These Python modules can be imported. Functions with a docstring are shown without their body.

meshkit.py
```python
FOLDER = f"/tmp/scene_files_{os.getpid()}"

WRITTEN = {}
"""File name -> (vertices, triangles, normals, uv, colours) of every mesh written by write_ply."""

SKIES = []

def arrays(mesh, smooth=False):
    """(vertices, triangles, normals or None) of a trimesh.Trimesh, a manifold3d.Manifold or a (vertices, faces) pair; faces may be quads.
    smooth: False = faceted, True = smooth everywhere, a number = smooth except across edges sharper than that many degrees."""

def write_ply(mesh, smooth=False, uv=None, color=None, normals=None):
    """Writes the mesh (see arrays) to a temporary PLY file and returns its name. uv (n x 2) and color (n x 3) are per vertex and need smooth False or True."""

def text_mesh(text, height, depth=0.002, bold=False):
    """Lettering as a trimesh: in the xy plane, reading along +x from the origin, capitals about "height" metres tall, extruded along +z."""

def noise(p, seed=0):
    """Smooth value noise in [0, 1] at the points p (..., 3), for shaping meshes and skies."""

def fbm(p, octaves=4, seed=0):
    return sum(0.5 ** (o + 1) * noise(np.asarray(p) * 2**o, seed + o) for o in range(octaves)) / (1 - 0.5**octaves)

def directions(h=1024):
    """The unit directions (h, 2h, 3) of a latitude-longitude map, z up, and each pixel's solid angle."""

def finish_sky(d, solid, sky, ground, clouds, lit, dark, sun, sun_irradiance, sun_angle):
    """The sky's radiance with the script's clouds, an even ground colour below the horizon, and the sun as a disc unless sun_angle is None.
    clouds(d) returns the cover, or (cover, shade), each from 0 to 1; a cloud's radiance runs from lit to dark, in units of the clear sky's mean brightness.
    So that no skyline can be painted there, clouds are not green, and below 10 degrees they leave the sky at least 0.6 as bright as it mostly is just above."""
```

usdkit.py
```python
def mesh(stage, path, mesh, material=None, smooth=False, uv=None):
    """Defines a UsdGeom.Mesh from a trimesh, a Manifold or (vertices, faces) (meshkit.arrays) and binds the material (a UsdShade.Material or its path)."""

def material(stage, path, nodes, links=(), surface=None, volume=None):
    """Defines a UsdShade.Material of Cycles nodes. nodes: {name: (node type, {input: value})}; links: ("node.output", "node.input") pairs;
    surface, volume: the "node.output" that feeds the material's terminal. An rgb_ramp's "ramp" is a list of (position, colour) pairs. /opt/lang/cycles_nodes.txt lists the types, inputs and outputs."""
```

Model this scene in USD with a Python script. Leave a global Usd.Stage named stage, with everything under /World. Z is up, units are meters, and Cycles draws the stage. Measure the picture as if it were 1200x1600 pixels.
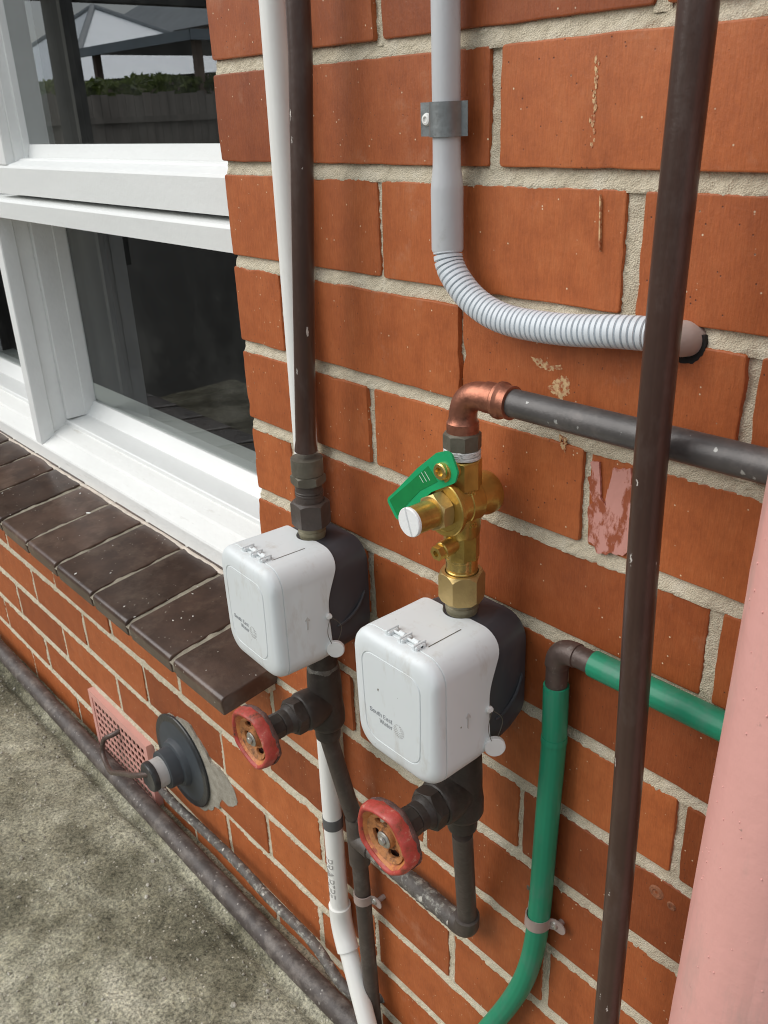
import math, random, numpy as np, trimesh, usdkit, meshkit
import manifold3d as m3
from pxr import Usd, UsdGeom, UsdLux, UsdShade, Gf, Sdf
from shapely.geometry import Polygon, box as sbox, Point
from shapely import union_all

stage = Usd.Stage.CreateInMemory()
UsdGeom.SetStageUpAxis(stage, UsdGeom.Tokens.z)
UsdGeom.SetStageMetersPerUnit(stage, 1.0)
W = UsdGeom.Xform.Define(stage, '/World'); stage.SetDefaultPrim(W.GetPrim())
UsdGeom.Scope.Define(stage, '/World/Looks')
PI = math.pi
RNG = np.random.default_rng(7)
V = lambda *a: np.array(a, float)

# ------------------------------------------------------------------ camera, sky, sun, exposure
CAM = V(0.48927, -0.49277, -0.04315)
RGT = V(0.66031, 0.75004, -0.03792); UPV = V(-0.28613, 0.29794, 0.91069); FWD = V(-0.69435, 0.59049, -0.41134)
cam = UsdGeom.Camera.Define(stage, '/World/camera')
cam.CreateHorizontalApertureAttr(36.0); cam.CreateVerticalApertureAttr(48.0)
cam.CreateFocalLengthAttr(36.0 * 1385.08 / 1200)
cam.CreateClippingRangeAttr(Gf.Vec2f(0.01, 500))
cam.CreateExposureAttr(0.98)
cam.CreateFStopAttr(40.0); cam.CreateFocusDistanceAttr(0.75)
cam.AddTransformOp().Set(Gf.Matrix4d(*RGT, 0, *UPV, 0, *(-FWD), 0, *CAM, 1))

SUN = V(-0.50, -0.62, 0.60); SUN /= np.linalg.norm(SUN)
elev, rot = math.asin(SUN[2]), math.atan2(SUN[0], SUN[1])
sky = usdkit.material(stage, '/World/Looks/sky_look', {
    'tc': ('texture_coordinate', {}),
    'n': ('noise_texture', {'scale': 2.2, 'detail': 5.0, 'roughness': 0.55}),
    'r': ('rgb_ramp', {'ramp': [(0.30, (2.8, 2.95, 3.05)), (0.55, (3.7, 3.85, 3.92)), (0.75, (4.4, 4.52, 4.55))]}),
    'sx': ('separate_xyz', {}), 'zg': ('map_range', {'from_min': 0.5, 'from_max': 1.0, 'to_min': 0.42, 'to_max': 1.5, 'clamp': True}), 'zm': ('vector_math', {'math_type': 'scale'}),
    's': ('sky_texture', {'sky_type': 'single_scattering', 'sun_disc': False, 'sun_elevation': elev, 'sun_rotation': rot}),
    'm': ('mix_color', {'blend_type': 'mix', 'fac': 0.90, 'use_clamp': False}),
    'b': ('background_shader', {'strength': 0.145})},
    [('tc.generated', 'n.vector'), ('n.fac', 'r.fac'), ('s.color', 'm.a'), ('tc.generated', 'sx.vector'), ('sx.z', 'zg.value'), ('zg.result', 'zm.scale'), ('r.color', 'zm.vector1'), ('zm.vector', 'm.b'), ('m.result', 'b.color')], surface='b.background')
dome = UsdLux.DomeLight.Define(stage, '/World/sky'); dome.CreateIntensityAttr(1.0)
UsdShade.MaterialBindingAPI.Apply(dome.GetPrim()).Bind(sky)
dome.GetPrim().SetCustomDataByKey('label', 'overcast pale grey sky'); dome.GetPrim().SetCustomDataByKey('kind', 'structure')
sun = UsdLux.DistantLight.Define(stage, '/World/sun')
sun.CreateIntensityAttr(0.30); sun.CreateAngleAttr(55.0); sun.CreateColorAttr(Gf.Vec3f(1.0, 0.98, 0.95))
sun.GetPrim().CreateAttribute('inputs:normalize', Sdf.ValueTypeNames.Bool).Set(True)
zax = SUN; xax = np.cross([0, 0, 1], zax); xax /= np.linalg.norm(xax); yax = np.cross(zax, xax)
sun.AddTransformOp().Set(Gf.Matrix4d(*xax, 0, *yax, 0, *zax, 0, 0, 0, 0, 1))

# ------------------------------------------------------------------ naming helpers
USED = {}
def path_for(name, parent):
    base = '/World' if parent is None else str(parent.GetPath())
    k = (base, name); n = USED.get(k, 0); USED[k] = n + 1
    return base + '/' + (name if n == 0 else '%s_%03d' % (name, n))
def tag(o, label=None, cat=None, group=None, kind=None):
    for k, v in (('label', label), ('category', cat), ('group', group), ('kind', kind)):
        if v: o.SetCustomDataByKey(k, v)
    return o
ORIGIN = {}
def thing(name, label, cat, loc=(0, 0, 0), group=None, kind=None):
    x = UsdGeom.Xform.Define(stage, path_for(name, None)); x.AddTranslateOp().Set(Gf.Vec3d(*map(float, loc)))
    o = x.GetPrim(); ORIGIN[str(o.GetPath())] = np.array(loc, float)
    return tag(o, label, cat, group, kind)
def obj(name, mesh, mat, parent=None, smooth=30, label=None, cat=None, group=None, kind=None):
    """one Mesh prim; mesh given in world coordinates, stored relative to its top-level thing"""
    v, f, n = meshkit.arrays(mesh, False)
    if parent is not None:
        v = v - ORIGIN['/'.join(str(parent.GetPath()).split('/')[:3])]
    m = usdkit.mesh(stage, path_for(name, parent), trimesh.Trimesh(v, f, process=False), mat, smooth=smooth)
    if parent is None: ORIGIN[str(m.GetPath())] = np.zeros(3)
    return tag(m.GetPrim(), label, cat, group, kind)

# ------------------------------------------------------------------ mesh helpers
def tri(v, f): return trimesh.Trimesh(np.asarray(v, float), np.asarray(f, int), process=False)
def cat(ms): return trimesh.util.concatenate([m if isinstance(m, trimesh.Trimesh) else frommani(m) for m in ms])
def frommani(m):
    q = m.to_mesh(); return trimesh.Trimesh(np.array(q.vert_properties[:, :3]), np.array(q.tri_verts), process=False)
def box(x0, x1, y0, y1, z0, z1, c=0.0):
    if c <= 0:
        m = trimesh.creation.box((x1 - x0, y1 - y0, z1 - z0)); m.apply_translation(((x0 + x1) / 2, (y0 + y1) / 2, (z0 + z1) / 2)); return m
    v = []
    for sx in (0, 1):
        for sy in (0, 1):
            for sz in (0, 1):
                X, Y, Z = (x1 if sx else x0), (y1 if sy else y0), (z1 if sz else z0)
                dx, dy, dz = (-c if sx else c), (-c if sy else c), (-c if sz else c)
                v += [(X, Y + dy, Z + dz), (X + dx, Y, Z + dz), (X + dx, Y + dy, Z)]
    return trimesh.convex.convex_hull(np.array(v))
def frame(d):
    d = np.asarray(d, float); d = d / np.linalg.norm(d)
    a = V(0, 0, 1) if abs(d[2]) < 0.9 else V(1, 0, 0)
    u = np.cross(a, d); u /= np.linalg.norm(u); w = np.cross(d, u); return u, w, d
def lathe(profile, p0, d, n=32, phase=0.0, wob=None):
    """profile: (radius, distance along d) pairs; closed at both ends"""
    u, w, d = frame(d); p0 = np.asarray(p0, float)
    ang = np.arange(n) / n * 2 * PI + phase
    ring = np.cos(ang)[:, None] * u + np.sin(ang)[:, None] * w
    vs = [p0 + t * d + (r * (1 if wob is None else wob(ang, t)))[:, None] * ring if wob is not None else p0 + t * d + r * ring for r, t in profile]
    v = np.vstack(vs); k = len(profile); f = []
    for i in range(k - 1):
        for j in range(n):
            a, b = i * n + j, i * n + (j + 1) % n
            f += [(a, b, b + n), (a, b + n, a + n)]
    v = np.vstack([v, p0 + profile[0][1] * d, p0 + profile[-1][1] * d]); c0, c1 = len(v) - 2, len(v) - 1
    for j in range(n):
        f += [(c0, (j + 1) % n, j), (c1, (k - 1) * n + j, (k - 1) * n + (j + 1) % n)]
    return tri(v, f)
def cyl(p0, p1, r, n=24, c=0.0):
    p0, p1 = np.asarray(p0, float), np.asarray(p1, float); L = np.linalg.norm(p1 - p0); c = min(c, r * .4, L * .4)
    pr = [(r, 0), (r, L)] if c <= 0 else [(r - c, 0), (r, c), (r, L - c), (r - c, L)]
    return lathe(pr, p0, p1 - p0, n)
def place(m, p0, d):
    """manifold built along +z from the origin, moved so that +z runs along d from p0"""
    u, w, d = frame(d)
    return m.transform(np.column_stack([u, w, d, np.asarray(p0, float)]))
def hexnut(af, h, p0, d, phase=0.0, n=6, ch=0.0015, both=True):
    R = af / 2 / math.cos(PI / n)
    a = m3.Manifold.cylinder(h, R, R, n).rotate([0, 0, math.degrees(phase)])
    prof = [(0, 0), (R - 2.2 * ch, 0), (R, ch * 1.4), (R, h - ch * 1.4), (R - 2.2 * ch, h), (0, h)] if both else [(0, 0), (R, 0), (R, h - ch * 1.4), (R - 2.2 * ch, h), (0, h)]
    b = m3.Manifold.revolve(m3.CrossSection([prof]), 64)
    return frommani(place(a ^ b, p0, d))
def tube(path, r, n=16, cap=True, rib=None, noise=0.0, seed=0):
    P = np.asarray(path, float); k = len(P)
    T = np.gradient(P, axis=0); T /= np.linalg.norm(T, axis=1, keepdims=True)
    u, _, _ = frame(T[0]); R = np.full(k, r) if np.ndim(r) == 0 else np.asarray(r)
    vs = []; ang = np.arange(n) / n * 2 * PI
    s = np.r_[0, np.cumsum(np.linalg.norm(np.diff(P, axis=0), axis=1))]
    for i in range(k):
        u = u - T[i] * (u @ T[i]); u /= np.linalg.norm(u); w = np.cross(T[i], u)
        rr = np.full(n, R[i])
        if rib is not None: rr = rr * (1 + rib[1] * np.cos(rib[0] * ang))
        ring = np.cos(ang)[:, None] * u + np.sin(ang)[:, None] * w
        if noise:
            q = np.c_[np.cos(ang) * R[i], np.sin(ang) * R[i], np.full(n, s[i])]
            rr = rr + noise * (meshkit.fbm(q * 220, 3, seed) - 0.5) * 2
        vs.append(P[i] + rr[:, None] * ring)
    v = np.vstack(vs); f = []
    for i in range(k - 1):
        for j in range(n):
            a, b = i * n + j, i * n + (j + 1) % n; f += [(a, b, b + n), (a, b + n, a + n)]
    if cap:
        v = np.vstack([v, P[0], P[-1]]); c0, c1 = len(v) - 2, len(v) - 1
        for j in range(n): f += [(c0, (j + 1) % n, j), (c1, (k - 1) * n + j, (k - 1) * n + (j + 1) % n)]
    return tri(v, f)
def spline(pts, n=60, step=None):
    from scipy.interpolate import CubicSpline, PchipInterpolator
    P = np.asarray(pts, float); s = np.r_[0, np.cumsum(np.linalg.norm(np.diff(P, axis=0), axis=1))]
    return CubicSpline(s, P, bc_type='natural')(np.linspace(0, s[-1], n))
def poly(pts, step=0.01):
    P = np.asarray(pts, float); out = [P[0]]
    for a, b in zip(P[:-1], P[1:]):
        k = max(1, int(round(np.linalg.norm(b - a) / step)))
        out += [a + (b - a) * i / k for i in range(1, k + 1)]
    return np.array(out)
def fillet(a, b, c, r, n=10):
    """points of a path a-b-c whose corner b is a smooth bend"""
    a, b, c = (np.asarray(q, float) for q in (a, b, c))
    d1, d2 = a - b, c - b; d1 /= np.linalg.norm(d1); d2 /= np.linalg.norm(d2)
    p, q = b + d1 * r, b + d2 * r; t = np.linspace(0, 1, n)[:, None]
    return (1 - t) ** 2 * p + 2 * t * (1 - t) * b + t ** 2 * q
def rrect(a, b, r, k=8, s=10, rb=None):
    """rounded rectangle outline (x, z), half sizes a, b; rb radius of the two lower corners; constant count"""
    rb = r if rb is None else rb; out = []
    cs = [(a - r, b - r, r, 0), (-a + r, b - r, r, 90), (-a + rb, -b + rb, rb, 180), (a - rb, -b + rb, rb, 270)]
    for i, (cx, cz, R, a0) in enumerate(cs):
        arc = [(cx + R * math.cos(math.radians(a0 + 90 * t / k)), cz + R * math.sin(math.radians(a0 + 90 * t / k))) for t in range(k + 1)]
        nx = cs[(i + 1) % 4]; e = (nx[0] + nx[2] * math.cos(math.radians(nx[3])), nx[1] + nx[2] * math.sin(math.radians(nx[3])))
        l = arc[-1]; out += arc + [(l[0] + (e[0] - l[0]) * t / s, l[1] + (e[1] - l[1]) * t / s) for t in range(1, s)]
    return np.array(out)
def loft(rings, caps=(True, True)):
    n = len(rings[0]); v = np.vstack(rings); f = []
    for i in range(len(rings) - 1):
        for j in range(n):
            a, b = i * n + j, i * n + (j + 1) % n; f += [(a, b, b + n), (a, b + n, a + n)]
    for cap, i in zip(caps, (0, len(rings) - 1)):
        if cap:
            v = np.vstack([v, rings[i].mean(0)]); c = len(v) - 1
            for j in range(n):
                a, b = i * n + j, i * n + (j + 1) % n; f += [(c, b, a)] if i == 0 else [(c, a, b)]
    m = tri(v, f)
    if m.volume < 0: m.invert()
    return m
def extr(pg, y0, y1, c=0.0):
    """polygon in (x, z) made into a slab from y0 (back) to y1 (front, smaller y)"""
    parts = []
    for g in getattr(pg, 'geoms', [pg]):
        m = trimesh.creation.extrude_polygon(g, abs(y0 - y1), engine='earcut'); v = m.vertices
        w = np.c_[v[:, 0], y0 - v[:, 2], v[:, 1]]; parts.append(tri(w, m.faces))
    return cat(parts)
def blob(pts, n=60, wob=0.12, seed=0, closed=True):
    """polygon through pts with a ragged outline"""
    p = Polygon(pts); L = p.exterior; out = []
    for i in range(n):
        q = np.array(L.interpolate(i / n, normalized=True).coords[0]); out.append(q)
    out = np.array(out); c = out.mean(0); s = math.sqrt(p.area)
    h = meshkit.fbm(np.c_[out * (9 / s), np.zeros(n)], 3, seed) - 0.5
    out = out + (out - c) / np.linalg.norm(out - c, axis=1, keepdims=True) * (h * 2 * wob * s)[:, None]
    return Polygon(out).buffer(0)

# ------------------------------------------------------------------ materials
def mat(name, nodes, links, surface='p.BSDF'): return usdkit.material(stage, '/World/Looks/' + name, nodes, links, surface=surface)
def paint(name, col, rough=0.5, var=0.15, vscale=30, bump=0.15, bscale=300, speck=None, speck_scale=120, speck_th=0.09, metallic=0.0, dirt=None, dirt_lo=.55, dirt_hi=.75, dirt_scale=25, spec=0.5, coat=0.0, stretch=(1, 1, 1), seed=0.0, rand=0.0, sstretch=0.62):
    """generic worn surface: base colour varied by noise, optional dirt colour in patches, optional small specks"""
    c = np.array(col, float)
    nodes = {'g': ('geometry', {}), 'mp': ('mapping', {'scale': stretch, 'location': (seed, seed * .7, seed * 1.3)}),
             'n': ('noise_texture', {'scale': float(vscale), 'detail': 6.0, 'roughness': 0.6}),
             'r': ('rgb_ramp', {'ramp': [(0.25, tuple(c * (1 - var))), (0.75, tuple(np.minimum(1, c * (1 + var))))]}),
             'b': ('noise_texture', {'scale': float(bscale), 'detail': 4.0, 'roughness': 0.6}),
             'bp': ('bump', {'strength': float(bump), 'distance': 0.002}),
             'p': ('principled_bsdf', {'roughness': rough, 'metallic': metallic, 'specular_ior_level': spec, 'coat_weight': coat})}
    links = [('g.position', 'mp.vector'), ('mp.vector', 'n.vector'), ('g.position', 'b.vector'), ('n.fac', 'r.fac'), ('b.fac', 'bp.height'), ('bp.normal', 'p.normal')]
    last = 'r.color'
    if dirt is not None:
        nodes['dn'] = ('noise_texture', {'scale': float(dirt_scale), 'detail': 8.0, 'roughness': 0.7}); nodes['dr'] = ('rgb_ramp', {'ramp': [(dirt_lo, (0, 0, 0)), (dirt_hi, (1, 1, 1))]})
        nodes['dm'] = ('mix_color', {'blend_type': 'mix', 'b': tuple(dirt)})
        links += [('mp.vector', 'dn.vector'), ('dn.fac', 'dr.fac'), ('dr.color', 'dm.fac'), (last, 'dm.a')]; last = 'dm.result'
    if speck is not None:
        nodes['vs'] = ('voronoi_texture', {'scale': float(speck_scale), 'randomness': 1.0}); nodes['sr'] = ('rgb_ramp', {'ramp': [(speck_th * .7, (1, 1, 1)), (speck_th, (0, 0, 0))]})
        nodes['cs'] = ('separate_color', {}); nodes['cr'] = ('math', {'math_type': 'greater_than', 'value2': 0.72}); nodes['cm'] = ('math', {'math_type': 'multiply'})
        nodes['sm'] = ('mix_color', {'blend_type': 'mix', 'b': tuple(speck)})
        nodes['sz'] = ('math', {'math_type': 'multiply_add', 'value2': 1.1, 'value3': 0.25}); nodes['sd'] = ('math', {'math_type': 'divide'}); nodes['sp_'] = ('mapping', {'scale': (1, 1, float(sstretch))}); nodes['sw'] = ('noise_texture', {'scale': float(speck_scale) * 3, 'detail': 2.0}); nodes['sa'] = ('vector_math', {'math_type': 'multiply_add', 'vector2': (0.5 / speck_scale,) * 3})
        links += [('g.position', 'sw.vector'), ('sw.color', 'sa.vector1'), ('g.position', 'sa.vector3'), ('sa.vector', 'sp_.vector'), ('sp_.vector', 'vs.vector'), ('cs.b', 'sz.value1'), ('vs.distance', 'sd.value1'), ('sz.value', 'sd.value2'), ('sd.value', 'sr.fac'), ('vs.color', 'cs.color'), ('cs.r', 'cr.value1'), ('sr.color', 'cm.value1'), ('cr.value', 'cm.value2'), ('cm.value', 'sm.fac'), (last, 'sm.a')]; last = 'sm.result'
    if rand:
        nodes['oi'] = ('object_info', {}); nodes['or'] = ('map_range', {'to_min': 1 - rand, 'to_max': 1 + rand}); nodes['hv'] = ('hsv', {})
        links += [('oi.random', 'or.value'), ('or.result', 'hv.value'), (last, 'hv.color')]; last = 'hv.color'
    links.append((last, 'p.base_color'))
    return mat(name, nodes, links)
M = {}
# fired red brick: per-brick tone, fine vertical drag marks, pits and pale specks
M['brick'] = mat('brick_look', {
    'g': ('geometry', {}), 'oi': ('object_info', {}),
    'n1': ('noise_texture', {'scale': 34.0, 'detail': 9.0, 'roughness': 0.74}),
    'r1': ('rgb_ramp', {'ramp': [(0.25, (0.305, 0.075, 0.020)), (0.50, (0.400, 0.106, 0.029)), (0.75, (0.455, 0.138, 0.044))]}),
    'ro': ('rgb_ramp', {'ramp': [(0.0, (0.66, 0.60, 0.58)), (0.14, (0.80, 0.75, 0.72)), (0.38, (0.93, 0.91, 0.90)), (0.75, (1.02, 1.02, 1.0)), (1.0, (1.12, 1.16, 1.18))]}),
    'm1': ('mix_color', {'blend_type': 'multiply', 'fac': 1.0, 'use_clamp': False}),
    'mp': ('mapping', {'scale': (1, 1, 0.14)}), 'n2': ('noise_texture', {'scale': 700.0, 'detail': 3.0, 'roughness': 0.6}), 'r2': ('rgb_ramp', {'ramp': [(0.3, (0.86, 0.86, 0.86)), (0.7, (1.08, 1.08, 1.08))]}),
    'm2': ('mix_color', {'blend_type': 'multiply', 'fac': 0.8, 'use_clamp': False}),
    'v1': ('voronoi_texture', {'scale': 300.0}), 's1': ('rgb_ramp', {'ramp': [(0.10, (1, 1, 1)), (0.24, (0, 0, 0))]}), 'c1': ('separate_color', {}), 'k1': ('math', {'math_type': 'greater_than', 'value2': 0.955}), 'q1': ('math', {'math_type': 'multiply'}),
    'm3': ('mix_color', {'blend_type': 'mix', 'b': (0.72, 0.60, 0.42)}),
    'k2': ('math', {'math_type': 'greater_than', 'value2': 0.97}), 'q2': ('math', {'math_type': 'multiply'}), 'm4': ('mix_color', {'blend_type': 'mix', 'b': (0.09, 0.030, 0.016)}),
    'n5': ('noise_texture', {'scale': 9.0, 'detail': 11.0, 'roughness': 0.78}), 'r5': ('rgb_ramp', {'ramp': [(0.58, (0, 0, 0)), (0.72, (0.42, 0.42, 0.42))]}), 'm5': ('mix_color', {'blend_type': 'mix', 'b': (0.50, 0.27, 0.17)}),
    'mq': ('mapping', {'scale': (1, 1, 0.22)}), 'nq': ('noise_texture', {'scale': 17.0, 'detail': 7.0, 'roughness': 0.62}), 'rq': ('rgb_ramp', {'ramp': [(0.28, (0.80, 0.77, 0.75)), (0.46, (1, 1, 1)), (0.70, (1.08, 1.09, 1.10))]}), 'm6': ('mix_color', {'blend_type': 'multiply', 'fac': 1.0, 'use_clamp': False}),
    'n6': ('noise_texture', {'scale': 420.0, 'detail': 5.0, 'roughness': 0.65}), 'hb': ('math', {'math_type': 'multiply_add', 'value2': 0.6}),
    'hp': ('math', {'math_type': 'multiply_add', 'value2': -0.7}),
    'bp': ('bump', {'strength': 0.30, 'distance': 0.0012}), 'p': ('principled_bsdf', {'roughness': 0.52, 'specular_ior_level': 0.4})},
    [('g.position', 'n1.vector'), ('n1.fac', 'r1.fac'), ('oi.random', 'ro.fac'), ('r1.color', 'm1.a'), ('ro.color', 'm1.b'),
     ('g.position', 'mp.vector'), ('mp.vector', 'n2.vector'), ('n2.fac', 'r2.fac'), ('m1.result', 'm2.a'), ('r2.color', 'm2.b'),
     ('g.position', 'v1.vector'), ('v1.distance', 's1.fac'), ('v1.color', 'c1.color'), ('c1.r', 'k1.value1'), ('s1.color', 'q1.value1'), ('k1.value', 'q1.value2'), ('m2.result', 'm3.a'), ('q1.value', 'm3.fac'),
     ('c1.g', 'k2.value1'), ('s1.color', 'q2.value1'), ('k2.value', 'q2.value2'), ('m3.result', 'm4.a'), ('q2.value', 'm4.fac'),
     ('g.position', 'n5.vector'), ('n5.fac', 'r5.fac'), ('r5.color', 'm5.fac'), ('m4.result', 'm5.a'), ('g.position', 'mq.vector'), ('mq.vector', 'nq.vector'), ('nq.fac', 'rq.fac'), ('m5.result', 'm6.a'), ('rq.color', 'm6.b'), ('m6.result', 'p.base_color'),
     ('g.position', 'n6.vector'), ('n6.fac', 'hb.value1'), ('n2.fac', 'hb.value3'), ('q2.value', 'hp.value1'), ('hb.value', 'hp.value3'), ('hp.value', 'bp.height'), ('bp.normal', 'p.normal')])
def gritty(name, cols, s1, s2, bump, rough=0.9, vs=900.0, dist=0.003):
    return mat(name, {'g': ('geometry', {}), 'n1': ('noise_texture', {'scale': s1, 'detail': 8.0, 'roughness': 0.7}), 'r1': ('rgb_ramp', {'ramp': cols}),
        'n2': ('noise_texture', {'scale': s2, 'detail': 5.0, 'roughness': 0.75}), 'r2': ('rgb_ramp', {'ramp': [(0.25, (0.60, 0.60, 0.60)), (0.5, (1, 1, 1)), (0.78, (1.25, 1.25, 1.25))]}),
        'm': ('mix_color', {'blend_type': 'multiply', 'fac': 1.0, 'use_clamp': False}), 'v': ('voronoi_texture', {'scale': vs}), 'h': ('math', {'math_type': 'multiply_add', 'value2': 0.8}),
        'bp': ('bump', {'strength': bump, 'distance': dist}), 'p': ('principled_bsdf', {'roughness': rough, 'specular_ior_level': 0.25})},
        [('g.position', 'n1.vector'), ('n1.fac', 'r1.fac'), ('g.position', 'n2.vector'), ('n2.fac', 'r2.fac'), ('r1.color', 'm.a'), ('r2.color', 'm.b'), ('m.result', 'p.base_color'),
         ('g.position', 'v.vector'), ('v.distance', 'h.value1'), ('n2.fac', 'h.value3'), ('h.value', 'bp.height'), ('bp.normal', 'p.normal')])
M['mortar'] = gritty('mortar_look', [(0.25, (0.52, 0.445, 0.32)), (0.5, (0.68, 0.60, 0.45)), (0.75, (0.78, 0.71, 0.57))], 40.0, 900.0, 0.6)
M['sill_joint'] = gritty('sill_joint_look', [(0.3, (0.25, 0.215, 0.165)), (0.6, (0.37, 0.325, 0.25)), (0.8, (0.50, 0.45, 0.36))], 70.0, 700.0, 0.6)
M['cement'] = gritty('cement_look', [(0.3, (0.25, 0.225, 0.18)), (0.55, (0.38, 0.35, 0.29)), (0.8, (0.50, 0.46, 0.39))], 60.0, 600.0, 0.5)
# old concrete with lichen: mottled olive and grey, pale aggregate grains
M['concrete'] = mat('concrete_look', {
    'g': ('geometry', {}),
    'n1': ('noise_texture', {'scale': 5.5, 'detail': 10.0, 'roughness': 0.66, 'distortion': 0.4}), 'r1': ('rgb_ramp', {'ramp': [(0.34, (0.120, 0.112, 0.077)), (0.45, (0.215, 0.200, 0.142)), (0.55, (0.335, 0.318, 0.238)), (0.68, (0.48, 0.455, 0.36))]}),
    'n2': ('noise_texture', {'scale': 26.0, 'detail': 8.0, 'roughness': 0.75}), 'r2': ('rgb_ramp', {'ramp': [(0.30, (0.58, 0.57, 0.53)), (0.5, (1, 1, 1)), (0.72, (1.35, 1.34, 1.30))]}), 'm1': ('mix_color', {'blend_type': 'multiply', 'fac': 0.9, 'use_clamp': False}),
    'n3': ('noise_texture', {'scale': 210.0, 'detail': 5.0, 'roughness': 0.8}), 'r3': ('rgb_ramp', {'ramp': [(0.36, (0.35, 0.35, 0.34)), (0.5, (0.97, 0.97, 0.97)), (0.64, (1.6, 1.58, 1.5))]}), 'm2': ('mix_color', {'blend_type': 'multiply', 'fac': 1.0, 'use_clamp': False}),
    'v': ('voronoi_texture', {'scale': 150.0}), 's': ('rgb_ramp', {'ramp': [(0.14, (1, 1, 1)), (0.26, (0, 0, 0))]}), 'c': ('separate_color', {}), 'k': ('math', {'math_type': 'greater_than', 'value2': 0.86}), 'q': ('math', {'math_type': 'multiply'}), 'm3': ('mix_color', {'blend_type': 'mix', 'b': (0.62, 0.58, 0.48)}),
    'h': ('math', {'math_type': 'multiply_add', 'value2': 1.2}), 'bp': ('bump', {'strength': 0.75, 'distance': 0.004}), 'p': ('principled_bsdf', {'roughness': 0.92, 'specular_ior_level': 0.2})},
    [('g.position', 'n1.vector'), ('n1.fac', 'r1.fac'), ('g.position', 'n2.vector'), ('n2.fac', 'r2.fac'), ('r1.color', 'm1.a'), ('r2.color', 'm1.b'), ('g.position', 'n3.vector'), ('n3.fac', 'r3.fac'), ('m1.result', 'm2.a'), ('r3.color', 'm2.b'),
     ('g.position', 'v.vector'), ('v.distance', 's.fac'), ('v.color', 'c.color'), ('c.r', 'k.value1'), ('s.color', 'q.value1'), ('k.value', 'q.value2'), ('m2.result', 'm3.a'), ('q.value', 'm3.fac'), ('m3.result', 'p.base_color'),
     ('n2.fac', 'h.value1'), ('n3.fac', 'h.value3'), ('h.value', 'bp.height'), ('bp.normal', 'p.normal')])
M['tile'] = paint('glazed_tile_look', (0.062, 0.036, 0.026), 0.22, 0.45, 18, 0.10, 260, speck=(0.62, 0.58, 0.52), speck_scale=150, speck_th=0.11, dirt=(0.135, 0.090, 0.066), dirt_lo=.5, dirt_hi=.8, dirt_scale=16, rand=0.30)
M['white_wood'] = paint('white_timber_paint_look', (0.78, 0.79, 0.77), 0.42, 0.05, 14, 0.22, 130, stretch=(0.25, 1, 1), dirt=(0.52, 0.49, 0.42), dirt_lo=.66, dirt_hi=.92, dirt_scale=30)
M['white_wood_worn'] = paint('weathered_white_paint_look', (0.80, 0.80, 0.77), 0.5, 0.06, 20, 0.5, 90, stretch=(0.18, 1, 1), dirt=(0.50, 0.47, 0.41), dirt_lo=.60, dirt_hi=.80, dirt_scale=60)
M['caulk'] = paint('caulk_look', (0.60, 0.52, 0.44), 0.7, 0.2, 60, 0.5, 300)
M['white_pvc'] = paint('white_pvc_look', (0.80, 0.79, 0.75), 0.38, 0.03, 20, 0.04, 200, dirt=(0.60, 0.56, 0.48), dirt_lo=.62, dirt_hi=.9, dirt_scale=18)
M['grey_pvc'] = paint('grey_conduit_look', (0.50, 0.51, 0.52), 0.45, 0.05, 20, 0.06, 200, dirt=(0.33, 0.32, 0.30), dirt_lo=.60, dirt_hi=.85, dirt_scale=34)
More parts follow.
